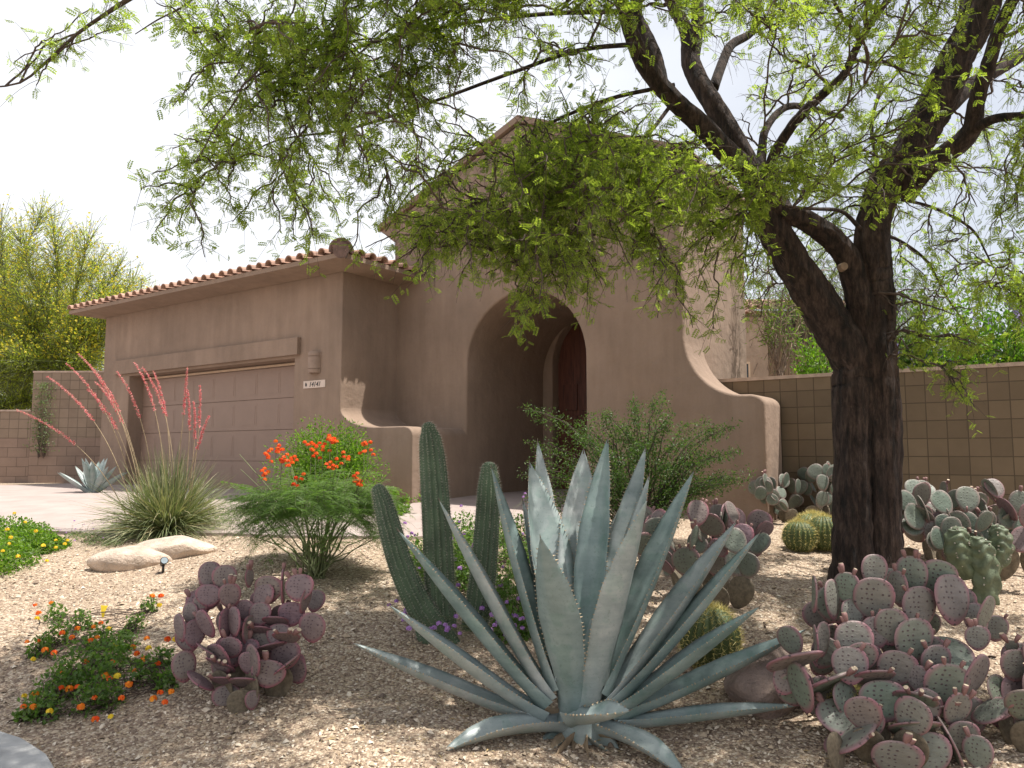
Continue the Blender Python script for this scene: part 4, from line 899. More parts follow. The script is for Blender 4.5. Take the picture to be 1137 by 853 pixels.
fgp = [(558,135,85,100),(700,150,75,115,-5),(555,240,120,140),(840,240,140,150),(790,165,115,120,10),(720,270,125,130),(405,240,85,120,-8),(460,200,50,100),(480,290,75,85),(565,360,85,95),(485,395,115,125),(700,390,150,135),(370,385,75,105),
 (255,390,55,95,-20),(265,470,180,80,5),(390,550,165,85,10),(560,525,125,90),(640,490,120,110,10),(820,550,150,135,10),(710,610,130,72,-10),(590,610,145,120),(430,670,125,70,-10,'b'),(470,735,190,75,35),(840,770,75,165,-25),
 (940,800,70,105),(700,710,155,115),(880,740,95,105),(800,650,125,95),(960,290,60,115,25),(935,380,75,75),(980,650,120,80,40),(920,520,80,150,30),(295,560,38,150,-10),(420,800,60,120,-10,'c'),(345,400,28,110),
 (720,530,50,85),(840,450,140,80,10,'b'),(620,340,100,115),(640,820,150,120,0,'c'),(760,800,130,120,0,'c'),(540,690,90,90,0,'c'),(860,640,90,110,15),(650,200,28,110,-4),(340,220,28,110),(470,480,110,110),(640,400,100,110),(780,470,110,110),(510,450,100,100)]
traced_pear('prickly_pear', 'big grey-green prickly pear with pink-rimmed spotted pads in the right foreground', fgp, (800,593), 3.282, G(980, 850).y-.05, 'pad_pink', (985, 838), .0027, .6)
edge = [(1075,480,110,95,5),(1075,590,125,125,5),(1150,560,120,120),(1010,640,110,70,50),(1110,430,40,60),(1150,470,100,110),(1190,600,120,130),(1130,690,110,110),(1060,410,40,40)]
traced_pear('prickly_pear', 'few dull purple prickly pear pads cut off at the right edge of the photo', edge, (800,593), 3.282, G(1137, 830).y, 'pad_mix', (1160, 830), .0016, .3)
def grown_pear(name, label, base_px, W_, H_, n, kinds, seed, size=.17, fruit_p=.3, corky=True, lean=0):
    r = random.Random(seed); random.seed(seed); g = G(*base_px); t = thing(name, label, 'cactus', g)
    Q = []
    for k in range(max(3, n//8)):
        a = r.uniform(0, 6.28); b = Vector((math.cos(a)*W_*.30*r.random(), math.sin(a)*W_*.25, -.03)); d = Vector((math.cos(a)*.35+lean, math.sin(a)*.3, 1)).normalized(); Q.append((b, d, 0))
    cnt = 0
    hist = []
    while cnt < n:
        if not Q: Q = r.sample(hist, min(4, len(hist)))
        b, d, lv = Q.pop(0); s = size*r.uniform(.82, 1.15)*(1.25 if lv == 0 else 1)
        yaw = r.gauss(0, .75); Nn = Vector((math.sin(yaw), -math.cos(yaw), r.uniform(-.1, .25)))
        k = 'pad_corky' if (lv == 0 and corky) else r.choice(kinds)
        top = lv >= 1 and r.random() < fruit_p
        place_pad(t, b, d, Nn, s, s*r.uniform(.74, .92), k, r.choice((1, 2, 3)) if top else 0); cnt += 1
        Nn = (Nn-d*Nn.dot(d)).normalized(); X = Nn.cross(d)
        for c_ in range(r.choice((1, 2, 2, 3)) if lv < 1 else r.choice((1, 1, 2, 2, 3))):
            a = r.uniform(-.95, .95); nd = (d*math.cos(a)+X*math.sin(a)+Vector((r.gauss(0, .22), r.gauss(0, .22), .1))).normalized()
            nb_ = b+d*s*(.5+.46*math.cos(a))+X*s*.42*math.sin(a)
            tp = nb_+nd*s
            if tp.z > H_*1.02 or abs(tp.x) > W_*.55+lean*.2 or abs(tp.y) > W_*.32 or tp.z < .02: continue
            Q.append((nb_, nd, lv+1)); hist.append((nb_+Vector((r.gauss(0,.02), r.gauss(0,.03), 0)), (nd+Vector((r.gauss(0,.5), r.gauss(0,.5), 0))).normalized(), lv+1))
    return t
grown_pear('prickly_pear', 'purple-tinged prickly pear right behind the agave leaves, in front of the entry shrub', (790, 668), 1.15, 1.18, 64, ['pad_mix', 'pad_mix', 'pad_grey', 'pad_purple'], 11, .20, .25)
grown_pear('prickly_pear', 'pale grey prickly pear between the curved buttress and the tree trunk', (893, 578), 1.35, 1.12, 70, ['pad_grey'], 5, .185, .1)
grown_pear('prickly_pear', 'wide prickly pear against the block wall, right of the tree trunk', (1065, 632), 1.9, 1.28, 110, ['pad_grey', 'pad_grey', 'pad_mix'], 23, .215, .25)
random.seed(3)
# ------------------------------------------------------------------ columnar cactus
cb = G(500, 712)
colc = thing('columnar_cactus', 'ribbed green columnar cactus with three hairy stems left of the agave', 'cactus', cb)
def column(pts, ribs=15):
    P = []; Rr = []
    for px, py, hw, Y in pts: P.append(list(at(px, py, Y)-cb)); Rr.append(hw*.73*m_per_px(Y))
    C = cat_rom(np.array([p+[r] for p, r in zip(P, Rr)]), 8); Pc = C[:, :3]; Rc = np.maximum(C[:, 3], .002)
    e = Pc[-1]; T = norm(Pc[-1]-Pc[-2]); r = Rc[-1]      # rounded tip
    ext = np.array([e+T*r*1.15*math.sin(a) for a in (.35, .7, 1.05, 1.3, 1.5)]); er = np.array([r*math.cos(a) for a in (.35, .7, 1.05, 1.3, 1.5)])
    Pc = np.vstack([Pc, ext]); Rc = np.concatenate([Rc, er]); seg = ribs*4
    sh = 1+.13*np.cos(ribs*np.arange(seg)/seg*2*math.pi); mb = MB(); tubes(mb, Pc, Rc, seg, 0, True, sh)
    # spines along the ribs
    K = len(Pc); T = norm(np.gradient(Pc, axis=0)); ref = np.array([1., 0, 0]); S1 = norm(np.cross(T, ref)); S2 = np.cross(T, S1)
    cum = np.concatenate([[0], np.cumsum(np.linalg.norm(np.diff(Pc, axis=0), axis=1))]); n = int(cum[-1]/.020)
    Ps = []; Ds = []
    for q_ in range(ribs):
        a = q_/ribs*2*math.pi; s = (np.arange(n)+rng.uniform(0, 1))/n*cum[-1]; pc = np.stack([np.interp(s, cum, Pc[:, k]) for k in range(3)], -1); rc = np.interp(s, cum, Rc)
        j = np.clip(np.searchsorted(cum, s), 0, K-1); o = S1[j]*math.cos(a)+S2[j]*math.sin(a); p = pc+o*(rc*1.10)[:, None]
        for rep in range(9):
            Ps.append(p); Ds.append(norm(o+rng.normal(size=o.shape)*.55+T[j]*.1))
    Ps = np.vstack(Ps); Ds = np.vstack(Ds); m_ = len(Ps)
    stamp(mb, [(0, -.03, 0), (0, .03, 0), (1, 0, 0)], [(0, 1, 2)], Ps, Ds, rng.normal(size=(m_, 3)), rng.uniform(.012, .028, m_), 1)
    mb.build('stem', [M['columnar'], M['hair']], colc, True)
cy_ = cb.y
column([(500,726,20,cy_),(487,705,19,cy_),(465,672,17.5,cy_),(446,630,16.5,cy_+.02),(434,590,15.5,cy_+.04),(426,560,13,cy_+.05),(421,546,10,cy_+.05)])
column([(493,726,18,cy_+.1),(491,690,19,cy_+.1),(488,640,20,cy_+.12),(485,580,19.5,cy_+.13),(481,520,18,cy_+.15),(478,490,15,cy_+.15),(476,477,10,cy_+.15)])
column([(520,722,17,cy_+.3),(528,690,17.5,cy_+.3),(536,640,17.5,cy_+.32),(541,580,16.5,cy_+.35),(543,540,15,cy_+.35),(543,522,11,cy_+.35)])
column([(480,728,14,cy_-.02),(476,712,15,cy_-.02),(470,700,11,cy_)], 12)
# ------------------------------------------------------------------ barrel cacti
def barrel(label, px, py, wpx, hpx, ribs=20, dens=1.0, dome=False):
    g = G(px, py); mp_ = m_per_px(g.y); rad = wpx/2*mp_; h = hpx*mp_
    t = thing('barrel_cactus', label, 'cactus', g); seg = ribs*4; V = []; n = 20
    mb = MB(); a = np.arange(seg)/seg*2*math.pi; F = []
    for i in range(n+1):
        th = math.pi*i/n; rr_ = rad*math.sin(th)**.85*(1+.085*np.cos(ribs*a)) if 0 < i < n else np.full(seg, .002); z = h*.5+h*.5*-math.cos(th)-.01-(.06*h if i == n else 0)
        for j in range(seg): V.append((rr_[j]*math.cos(a[j]), rr_[j]*math.sin(a[j]), z))
    i = (np.arange(n)[:, None]*seg+np.arange(seg)[None]); j2 = (np.arange(n)[:, None]*seg+(np.arange(seg)[None]+1) % seg)
    mb.add(V, np.stack([i, j2, j2+seg, i+seg], -1).reshape(-1, 4)); mb.build('body', M['barrel'], t, True)
    mb = MB(); Ps = []; Ds = []
    for q_ in range(ribs):
        aa = q_/ribs*2*math.pi
        for th in np.linspace(.35, math.pi-.03, int(15*dens)):
            p = np.array([rad*1.08*math.sin(th)**.85*math.cos(aa), rad*1.08*math.sin(th)**.85*math.sin(aa), h*.5-h*.5*math.cos(th)]); o = norm(p-np.array([0, 0, h*.5]))
            for k in range(9): Ps.append(p); Ds.append(o+rng.normal(size=3)*.75)
    Ps = np.array(Ps); Ds = norm(np.array(Ds)); m_ = len(Ps)
    stamp(mb, [(0, -.03, 0), (0, .03, 0), (1, 0, 0)], [(0, 1, 2)], Ps, Ds, rng.normal(size=(m_, 3)), rng.uniform(.5, 1.1, m_)*rad*.30, 0)
    mb.build('spines', M['gold'], t); return t
barrel('small golden barrel cactus on open gravel left of the tree trunk', 888, 612, 33, 33)
barrel('golden barrel cactus touching the tree trunk, darker and partly behind its neighbour', 915, 611, 32, 38)
barrel('golden barrel cactus tucked behind, between the other two near the trunk', 903, 600, 36, 30)
barrel('yellow-topped barrel cactus showing between the right-hand agave leaves', 789, 742, 60, 66, 22, 1.3)
barrel('spiny barrel cactus half buried under the foreground prickly pear', 948, 815, 52, 46)
# totem pole cactus at the right
tg = G(1082, 668); tot = thing('totem_cactus', 'lumpy pale green totem pole cactus with knobbly stems at the right', 'cactus', tg)
def lumpy(pts, seed):
    P = []; Rr = []
    for px, py, hw, Y in pts: P.append(list(at(px, py, Y)-tg)); Rr.append(hw*m_per_px(Y))
    C = cat_rom(np.array([p+[r] for p, r in zip(P, Rr)]), 8); K = len(C); seg = 24; a = np.arange(seg)/seg*2*math.pi; s = np.arange(K)[:, None]; r = np.random.default_rng(seed)
    sh = 1+.13*np.sin(5*a[None]+.5*np.sin(s*.7+seed))+.12*np.sin(s*1.1+2*np.sin(3*a[None]+seed)); mb = MB(); tubes(mb, C[:, :3], np.maximum(C[:, 3], .004), seg, 0, True, sh)
    for k in range(40):      # woolly areoles
        j = r.integers(2, K); aa = r.integers(0, 5)/5*6.28+.31; 
        p = C[j, :3]+np.array([math.cos(aa), math.sin(aa), 0])*C[j, 3]*1.1
        stamp(mb, [(-.5,0,-.5),(.5,0,-.5),(.5,0,.5),(-.5,0,.5)], [(0,1,2,3)], [p]*3, r.normal(size=(3, 3)), r.normal(size=(3, 3)), np.full(3, .012), 1)
    mb.build('stem', [M['monstrose'], M['hair']], tot, True)
ty_ = tg.y
lumpy([(1094,672,11,ty_),(1094,640,13,ty_),(1090,615,12,ty_),(1086,602,10,ty_),(1086,596,5,ty_)], 1)
lumpy([(1078,640,8,ty_+.05),(1066,620,12,ty_+.05),(1062,602,12,ty_+.05),(1064,590,9,ty_+.05),(1064,585,4,ty_+.05)], 2)
lumpy([(1095,635,9,ty_+.1),(1108,615,12,ty_+.1),(1110,600,11,ty_+.1),(1108,588,8,ty_+.1),(1108,583,4,ty_+.1)], 3)
# ------------------------------------------------------------------ boulders
g = G(862, 795); o = sphere_rock('boulder', g+Vector((.0, .16, .10)), (.27, .23, .27), 4, M['rock_brown'], .3, .3); tag(o, 'rounded brown boulder between the agave and the foreground prickly pear', 'rock')
g = G(150, 628); o = sphere_rock('boulder', g+Vector((.02, .1, .02)), (.42, .24, .16), 12, M['rock_pale'], .50, .2); tag(o, 'long pale boulder below the red yucca, left slab with the sharp lower end', 'rock')
g = G(192, 618); o = sphere_rock('boulder', g+Vector((0, .1, .04)), (.36, .26, .17), 22, M['rock_pale'], .05, .2); tag(o, 'rounded pale boulder below the red yucca, right of its long neighbour', 'rock')
g = G(1102, 628); o = sphere_rock('rock', g+Vector((.05, .05, .01)), (.12, .10, .05), 31, M['rock_white'], .1); tag(o, 'flat whitish rock on the gravel right of the totem cactus', 'rock')
g = G(762, 745); o = sphere_rock('rock', g+Vector((0, 0, .01)), (.05, .05, .03), 33, M['rock_pale'], .1); tag(o, 'small pale stone beside the yellow-topped barrel cactus', 'rock')
g = G(560, 798); o = sphere_rock('rock', g+Vector((0, 0, .01)), (.035, .03, .025), 34, M['rock_pale'], .1); tag(o, 'small pale stone on the gravel just left of the agave heart', 'rock')
# ------------------------------------------------------------------ red yucca
yg = G(186, 592); yu = thing('red_yucca', 'grassy red yucca clump with arching coral flower stalks before the garage', 'yucca', yg)
def blades(mb, n, c, L0, L1, spread, wid, mi=0, droop=.8, K=8):
    a = rng.uniform(0, 2*math.pi, n); el = np.clip(rng.normal(spread[0], spread[1], n), .1, 1.5); ln = rng.uniform(L0, L1, n)
    D = np.stack([np.cos(a)*np.cos(el), np.sin(a)*np.cos(el), np.sin(el)], -1); s = np.linspace(0, 1, K)[None, :, None]
    b = np.asarray(c)+np.stack([np.cos(a), np.sin(a), a*0], -1)*rng.uniform(0, .12, n)[:, None]
    P = b[:, None]+D[:, None]*s*ln[:, None, None]+np.array([0, 0, -1.])*(s**2.2)*(ln*rng.uniform(.1, droop, n)*np.cos(el))[:, None, None]
    P += np.stack([np.cos(a+1.57), np.sin(a+1.57), a*0], -1)[:, None]*(s**2)*rng.normal(0, .09, n)[:, None, None]
    T = norm(np.gradient(P, axis=1)); S = norm(np.cross(T, np.array([0, 0, 1.])+rng.normal(size=(n, 1, 3))*.5)); wv = np.interp(np.linspace(0, 1, K), [0, .2, .7, 1], [.8, 1, .7, .08])[None, :, None]*wid
    V = np.stack([P-S*wv, P+S*wv], 2).reshape(-1, 3); k = np.arange(K-1)*2
    q_ = np.stack([k, k+1, k+3, k+2], -1); F = (q_[None]+(np.arange(n)*K*2)[:, None, None]).reshape(-1, 4); mb.add(V, F, mi)
mb = MB(); blades(mb, 1700, (0, 0, -.02), .60, 1.08, (.88, .36), .0048)
blades(mb, 500, (0, 0, -.02), .7, 1.1, (.40, .2), .0048, droop=.9)
mb.build('blades', M['yucca'], yu)
stalks = [(70,228,.7,18,455),(115,170,.5,52,418),(180,160,.15,92,396),(170,165,.1,100,402),(205,150,.0,130,415),(160,150,.2,96,432),(235,150,.1,150,405),(262,150,-.1,160,402),(275,150,.1,202,410),(290,150,-.1,208,434),(300,150,-.15,204,440),(190,150,.2,108,424)]
for k, (bx_, _, dd, tx, ty) in enumerate([(128,0,.0,18,455),(138,0,0,52,418),(155,0,.1,87,393),(160,0,-.1,96,402),(178,0,0,130,413),(152,0,.1,97,432),(198,0,0,149,402),(216,0,.1,158,408),(210,0,-.1,208,408),(228,0,0,208,433),(234,0,.1,215,446),(158,0,.2,106,424),(238,0,.05,222,428),(205,0,.2,170,412),(222,0,-.1,232,462),(145,0,-.1,74,404)]):
    st_ = np.array(at(168+(bx_-168)*.55, 575, yg.y)-yg); st_[2] = .05; tip = np.array(at(tx, ty, yg.y-.1+dd)-yg); d = tip-st_
    c = st_+np.array([d[0]*.22+ (at(bx_, 560, yg.y).x-yg.x-st_[0])*.4, d[1]*.3, d[2]*.72]); P = bez(st_, c, tip, 26); mb = MB(); tubes(mb, P, np.linspace(.0065, .002, 26), 5, cap=False)
    m_ = 330; t_ = rng.uniform(.60, 1, m_); f = t_*25; j = np.minimum(f.astype(int), 24); p = P[j]+(P[j+1]-P[j])*(f-j)[:, None]; D_ = norm(rng.normal(size=(m_, 3))+norm(P[j+1]-P[j])*.5)
    stamp(mb, [(0, 0, 0), (.5, .2, .1), (1, 0, 0), (.5, -.2, .1)], [(0, 1, 2, 3)], p, D_, rng.normal(size=(m_, 3)), rng.uniform(.015, .028, m_)*(1.15-.4*(t_-.60)/.40), 1)
    mb.build('flower_stalk', [M['stalk'], M['coral']], yu, False)
# ------------------------------------------------------------------ shrubs
def stems(mb, tops, base, r0=.008, K=8, spread=.04, mi=0):
    tops = np.asarray(tops); n = len(tops); b = np.asarray(base)+rng.normal(size=(n, 3))*np.array([spread, spread, 0]); c = b*.45+tops*.55; c[:, :2] = b[:, :2]+(tops-b)[:, :2]*.3
    t = np.linspace(0, 1, K)[None, :, None]; P = b[:, None]*(1-t)**2+2*c[:, None]*t*(1-t)+tops[:, None]*t*t
    P += rng.normal(size=P.shape)*.012; tubes(mb, P, np.linspace(r0, r0*.3, K)[None].repeat(n, 0), 5, mi, cap=False); return P
# red bird of paradise
bg_ = G(352, 640); bp = thing('bird_of_paradise_shrub', 'ferny green shrub with orange-red flower clusters above the gravel', 'shrub', bg_)
n = 46; tp = np.array([list(at(random.uniform(262, 440), random.uniform(500, 600), bg_.y+random.uniform(-.4, .4))-bg_) for _ in range(n)])
mb = MB(); stems(mb, tp, (0, 0, -.02), .009, spread=.05); mb.build('stems', M['pv_twig'], bp, True)
fol = MB(); n = 560; ang = rng.uniform(0, 2*math.pi, n); rad = np.sqrt(rng.uniform(0, 1, n)); cc = np.array(at(350, 556, bg_.y)-bg_); sx2 = 72*m_per_px(bg_.y)
Pp = cc+np.stack([rad*np.cos(ang)*sx2*.92, rad*np.sin(ang)*sx2*.9, rng.uniform(-.17, .20, n)*(1-rad*.45)+.05-.08*rad], -1)
low = rng.random(n) < .2; Pp[low, 2] -= rng.uniform(.1, .28, low.sum())
Dd = np.stack([np.cos(ang)*.9, np.sin(ang)*.9, rng.uniform(-.3, .35, n)], -1)+rng.normal(size=(n, 3))*.35
# each leaf: rachis with pinnae fronds
K = 8; tt = np.linspace(0, 1, K)[None, :, None]; Dn = norm(Dd); RL = rng.uniform(.20, .36, n)[:, None, None]
RP = Pp[:, None]+Dn[:, None]*tt*RL+np.array([0, 0, -1.])*tt**2*RL*.28
tubes(fol, RP, np.full((n, K), .0012), 3, 1, cap=False)
side = norm(np.cross(Dn, np.array([0, 0, 1.])+rng.normal(size=(n, 3))*.15))
for k in range(1, K):
    for s in (-1, 1): stamp(fol, FR2[0], FR2[1], RP[:, k], norm(side*s+Dn*.45+np.array([0, 0, -.1])), np.tile([0, 0, 1.], (n, 1))+rng.normal(size=(n, 3))*.15, rng.uniform(.065, .095, n)*(1-.3*abs(k/K-.4)), 0)
fol.build('foliage', [M['lantana_leaf'], M['pv_twig']], bp)
for (fx, fy, dy) in ((296,527,-.2),(306,500-2,0),(320,513,-.1),(330,534,-.25),(345,494,.1),(358,498,.1),(366,488,.05),(322,508,0),(367,516,-.1),(398,532,-.2),(404,492,.1),(408,498,.15),(396,534,-.2),(382,508,0),(300,510,.1),(312,505,-.1),(350,500,0),(374,490,.1)):
    mb = MB(); c = np.array(at(fx, fy, bg_.y+dy)-bg_)
    for k in range(6): flower_head(mb, c+rng.normal(size=3)*.028, .027, 22)
    P_ = bez(c+np.array([0, 0, -.26]), c+np.array([.01, 0, -.1]), c, 5); tubes(mb, P_, [.003]*5, 4, 1, cap=False)
    st2 = rng.normal(size=(12, 3)); stamp(mb, [(0, -.012, 0), (0, .012, 0), (1, 0, 0)], [(0, 1, 2)], np.tile(c, (12, 1)), st2+np.array([0, 0, .6]), rng.normal(size=(12, 3)), np.full(12, .05), 0)
    mb.build('flower_cluster', [M['orange'], M['pv_twig']], bp)
# rounded bush generator
def bush(name, label, cat, px, py, w_m, h_m, n, size, mat, wid=.45, depth=None, shoots=12, lumps=9, stemmat='twig', group=None, cz=.5, fill=.5, ang=0):
    g = G(px, py) if isinstance(px, (int, float)) and depth is None else None
    if depth is not None: p = at(px, py, depth); g = Vector((p.x, p.y, float(gz(p.x, p.y))))
    t = thing(name, label, cat, g, 0, group)
    C = rng.normal(size=(lumps, 3)); C = norm(C)*rng.uniform(.25, .75, (lumps, 1)); C[:, 2] = np.sqrt(abs(C[:, 2]))*.95 if lumps > 20 else abs(C[:, 2])*.9+.05
    pts = []
    for c in C:
        k = n//lumps; v = norm(rng.normal(size=(k, 3)))*(rng.uniform(fill, 1, (k, 1))); pts.append(c+v*rng.uniform(.28, .48))
    P = np.vstack(pts); P = P[P[:, 2] > .02]; P = P*np.array([w_m/2, w_m/2*.85, h_m/1.25])
    mb = MB(); leaf_cloud(mb, P, size, wid, 0, center=(0, 0, h_m*.4))
    T_ = []
    if shoots:
        a = rng.uniform(0, 6.28, shoots); T_ = np.stack([np.cos(a)*w_m*.5*rng.uniform(.2, 1.0, shoots), np.sin(a)*w_m*.4, h_m*rng.uniform(.7, 1.15, shoots)], -1)
    tops = P[rng.integers(0, len(P), 26)]
    sm = MB(); stems(sm, tops, (0, 0, -.03), .012*min(1.5, h_m)); 
    if shoots:
        Q_ = stems(sm, T_, (0, 0, h_m*.2), .007)
        for q_ in Q_:
            s = rng.uniform(.3, 1, 60); f = s*(len(q_)-1); j = np.minimum(f.astype(int), len(q_)-2); leaf_cloud(mb, q_[j]+(q_[j+1]-q_[j])*(f-j)[:, None]+rng.normal(size=(60, 3))*size*.35, size, wid)
    sm.build('stems', M[stemmat], t, True); mb.build('foliage', M[mat], t); return t, P
bush('green_shrub', 'bright green leafy bush against the stucco behind the orange flowers', 'shrub', 362, 548, 1.75, 1.42, 15000, .045, 'bright_leaf', .4, depth=9.9, shoots=0, lumps=26, fill=.35)
bush('low_plant', 'small glossy dark green plant at the foot of the curved bench', 'plant', 430, 572, .75, .32, 1800, .05, 'bright_leaf', .5, depth=9.7, shoots=6)
# entry shrub with arching branches
eg = Vector((at(712, 590, 7.9).x, 7.9, 0)); eg.z = float(gz(eg.x, eg.y))
es = thing('entry_shrub', 'loose green shrub with arching leafy branches right of the entry arch', 'shrub', eg)
tp_ = [(585,455,.2),(582,520,-.3),(590,548,0),(603,497,.3),(640,470,.2),(670,462,0),(705,452,.1),(728,447,.2),(745,470,-.2),(762,490,0),(790,480,.3),(806,481,.1),(800,508,-.2),(822,502,.2),(838,525,.0),(815,530,-.3),(795,548,-.3),(770,540,.2),(760,560,-.3),(740,520,-.4),(700,500,-.5),(660,500,-.4),(630,520,-.3),(615,530,.2),(690,475,.4),(720,490,.3),(650,545,-.2),(680,530,-.5),(755,575,-.2),(610,560,.1),(640,455+30,-.2),(780,515,-.1)]
mb = MB(); fol = MB(); Bq = []
for (x, y, dy) in tp_:
    for rep in range(3):
        tip = np.array(at(x+random.gauss(0, 5*rep), y+random.gauss(0, 5*rep), eg.y+dy+random.gauss(0, .1*rep))-eg); b = np.array([random.gauss(0, .08), random.gauss(0, .08), -.03])
        P = bez(b, b+(tip-b)*np.array([.35, .35, .85])+np.array([0, 0, .12]), tip, 14); P += rng.normal(size=P.shape)*.008; Bq.append(P)
tubes(mb, np.array(Bq), np.linspace(.010, .002, 14)[None].repeat(len(Bq), 0), 5, cap=False)
for P in Bq:
    m_ = 250; s = rng.uniform(.35, 1, m_); f = s*13; j = np.minimum(f.astype(int), 12); p = P[j]+(P[j+1]-P[j])*(f-j)[:, None]; p += rng.normal(size=p.shape)*(.028+.07*(1-s))[:, None]; leaf_cloud(fol, p, .030, .45)
mb.build('branches', M['twig'], es, True); fol.build('foliage', M['bush_leaf'], es)
# purple trailing lantana behind the columns
def flower_patch(name, label, cat, cells, zoff, n_leaf, size, leafm, heads, hr, hm, hname='flower_head', group=None, n_in=None, lift=.1, mats=None, hoff=8):
    cs = [G(x, y) for x, y, r_ in cells]; g = sum(cs, Vector())/len(cs); g.z = float(gz(g.x, g.y)); t = thing(name, label, cat, g, 0, group)
    mb = MB(); sm = MB(); P = []
    for c, (x, y, r_) in zip(cs, cells):
        k = int(n_leaf*r_/sum(q_[2] for q_ in cells)); rr_ = r_*m_per_px(c.y); v = norm(rng.normal(size=(k, 3)))*rng.uniform(.3, 1, (k, 1))**.6; v[:, 2] = abs(v[:, 2])*zoff
        p = np.array(c-g)+v*rr_; P.append(p)
    P = np.vstack(P); P[:, 2] = np.maximum(P[:, 2], gz(P[:, 0]+g.x, P[:, 1]+g.y)-g.z+.01)
    leaf_cloud(mb, P, size, .6, 0, .8); tops = P[rng.integers(0, len(P), 70)]; roots = np.array([list(c-g) for c in cs])
    if len(cs) < 5: roots = roots.mean(0, keepdims=True)
    for r0 in roots: d = np.linalg.norm(tops-r0, axis=1); s = tops[d < np.sort(d)[min(len(d)-1, 14)]]; stems(sm, s, r0, .004)
    sm.build('stems', M['twig'], t, True); mb.build('foliage', M[leafm], t)
    for i, (hx, hy, dY) in enumerate(heads):
        gg = G(hx, hy+hoff); c = np.array(at(hx, hy, gg.y-.05+dY)-g); m2 = MB(); flower_head(m2, c, hr*random.uniform(.8, 1.2), 22); i0 = int(np.argmin(np.linalg.norm(P-np.asarray(c), axis=1))); stems(m2, [np.asarray(c)], P[i0], .0018, spread=0, mi=1)
        m2.build(hname, [M[(mats or [hm])[i % len(mats or [hm])]], M['pv_twig']], t)
    return t
rnd = random.Random(5)
flower_patch('purple_lantana', 'dark green trailing lantana with purple flowers behind the columnar cactus', 'flowering plant',
  [(470,665,26),(500,650,30),(520,620,26),(560,625,30),(590,640,30),(575,680,32),(540,660,30),(600,700,26),(565,710,26),(465,640,18),(555,600,24),(600,620,22),(515,605,28),(585,600,26),(462,625,22),(510,640,26)], 1.35, 14000, .032, 'lantana_leaf',
  [(rnd.uniform(448,614), rnd.uniform(575,705), 0) for _ in range(130)]+[(512,562,0),(583,548,.1),(449,682,0),(432,672,0),(440,668,0),(581,552,.1)], .026, 'purple', hoff=26)
flower_patch('orange_lantana', 'sprawling lantana with orange and yellow flower heads in the left foreground', 'flowering plant',
  [(90,700,14),(110,720,16),(60,690,12),(45,730,14),(120,735,20),(60,780,24),(85,750,26),(110,765,26),(130,745,22),(65,715,16),(50,800,18),(100,790,20),(160,760,18),(150,700,12),(165,680,10),(140,720,14),(30,800,14),(75,770,22),(120,785,18),(185,765,12),(180,740,14)], 1.7, 3900, .034, 'lantana_leaf',
  [(39,672,0),(57,670,0),(43,681,0),(41,687,0),(86,698,0),(80,708,0),(104,696,0),(112,692,0),(121,699,0),(108,708,0),(101,711,0),(30,713,0),(42,712,0),(37,732,0),(50,722,0),(69,703,0),(169,662,0),(179,662,0),(177,672,0),(147,719,0),(152,726,0),(163,709,0),(186,710,0),(195,710,0),(160,732,0),(175,737,0),(117,750,0),(122,754,0),(130,751,0),(143,760,0),(68,764,0),(77,765,0),(86,763,0),(27,773,0),(39,771,0),(26,785,0),(37,785,0),(106,799,0),(123,796,0),(170,776,0),(178,769,0),(190,768,0),(183,780,0),(165,720,0),(95,735,0),(70,745,0),(125,735,0),(135,775,0),(55,790,0),(150,745,0),(105,775,0),(90,785,0),(60,725,0),(128,716,0)], .027, 'orange', mats=['orange', 'orange2', 'orange', 'yellow', 'orange2'], hoff=14)
flower_patch('yellow_lantana', 'dense bright green lantana with yellow flowers at the left edge', 'flowering plant',
  [(0,630,40),(25,615,36),(50,612,22),(-30,640,45),(10,600,34),(35,600,26),(64,608,14)], .8, 9000, .034, 'bright_leaf',
  [(8,588,0),(12,597,0),(10,604,0),(62,600,0),(62,608,0),(52,623,0),(72,604,0),(16,570,0),(3,612,0),(40,590,0),(75,600,0),(28,580,0),(48,606,0),(20,618,0),(-20,590,0)], .024, 'yellow', hoff=34)
flower_patch('lilac_flowers', 'thin low plant with tiny lilac flowers between the yellow lantana and the yucca', 'flowering plant',
  [(96,600,16),(110,604,16),(84,596,12),(125,606,12)], .5, 700, .022, 'wattle_leaf', [(rnd.uniform(66,128), rnd.uniform(574,602), 0) for _ in range(16)], .012, 'purple')
# fallen yellow petal leaf standing on the gravel
g = G(114, 686); mb = MB(); lv_ = [(-.006,0,0),(.008,0,0),(.016,.0,.045),(.03,.01,.085),(-.022,.008,.088),(-.014,0,.045)]
mb.add(lv_, [(0,1,2,5)]); mb.add(lv_, [(5,2,3,4)]); mb.add([(x, y+.003, z) for x, y, z in lv_], [(5,4,3,2)]); o = mb.build('fallen_leaf', M['yellow']); o.location = g; tag(o, 'curled yellow leaf standing on the gravel above the orange lantana', 'leaf')
# small agave by the garage pier
g = Vector((at(103, 540, 12.6).x, 12.6, float(gz(-6, 12.6)))); a2 = thing('agave', 'small green agave by the garage corner, behind the red yucca stalks', 'agave', g)
for k in range(16):
    a = k*2.4; el = R(35+35*(k % 4)/3); ln = .62; tip = np.array([math.cos(a)*math.cos(el), math.sin(a)*math.cos(el), math.sin(el)])*ln; agave_leaf(tip, tip*.06, .10, .05, .3, tooth=False, parent=a2)
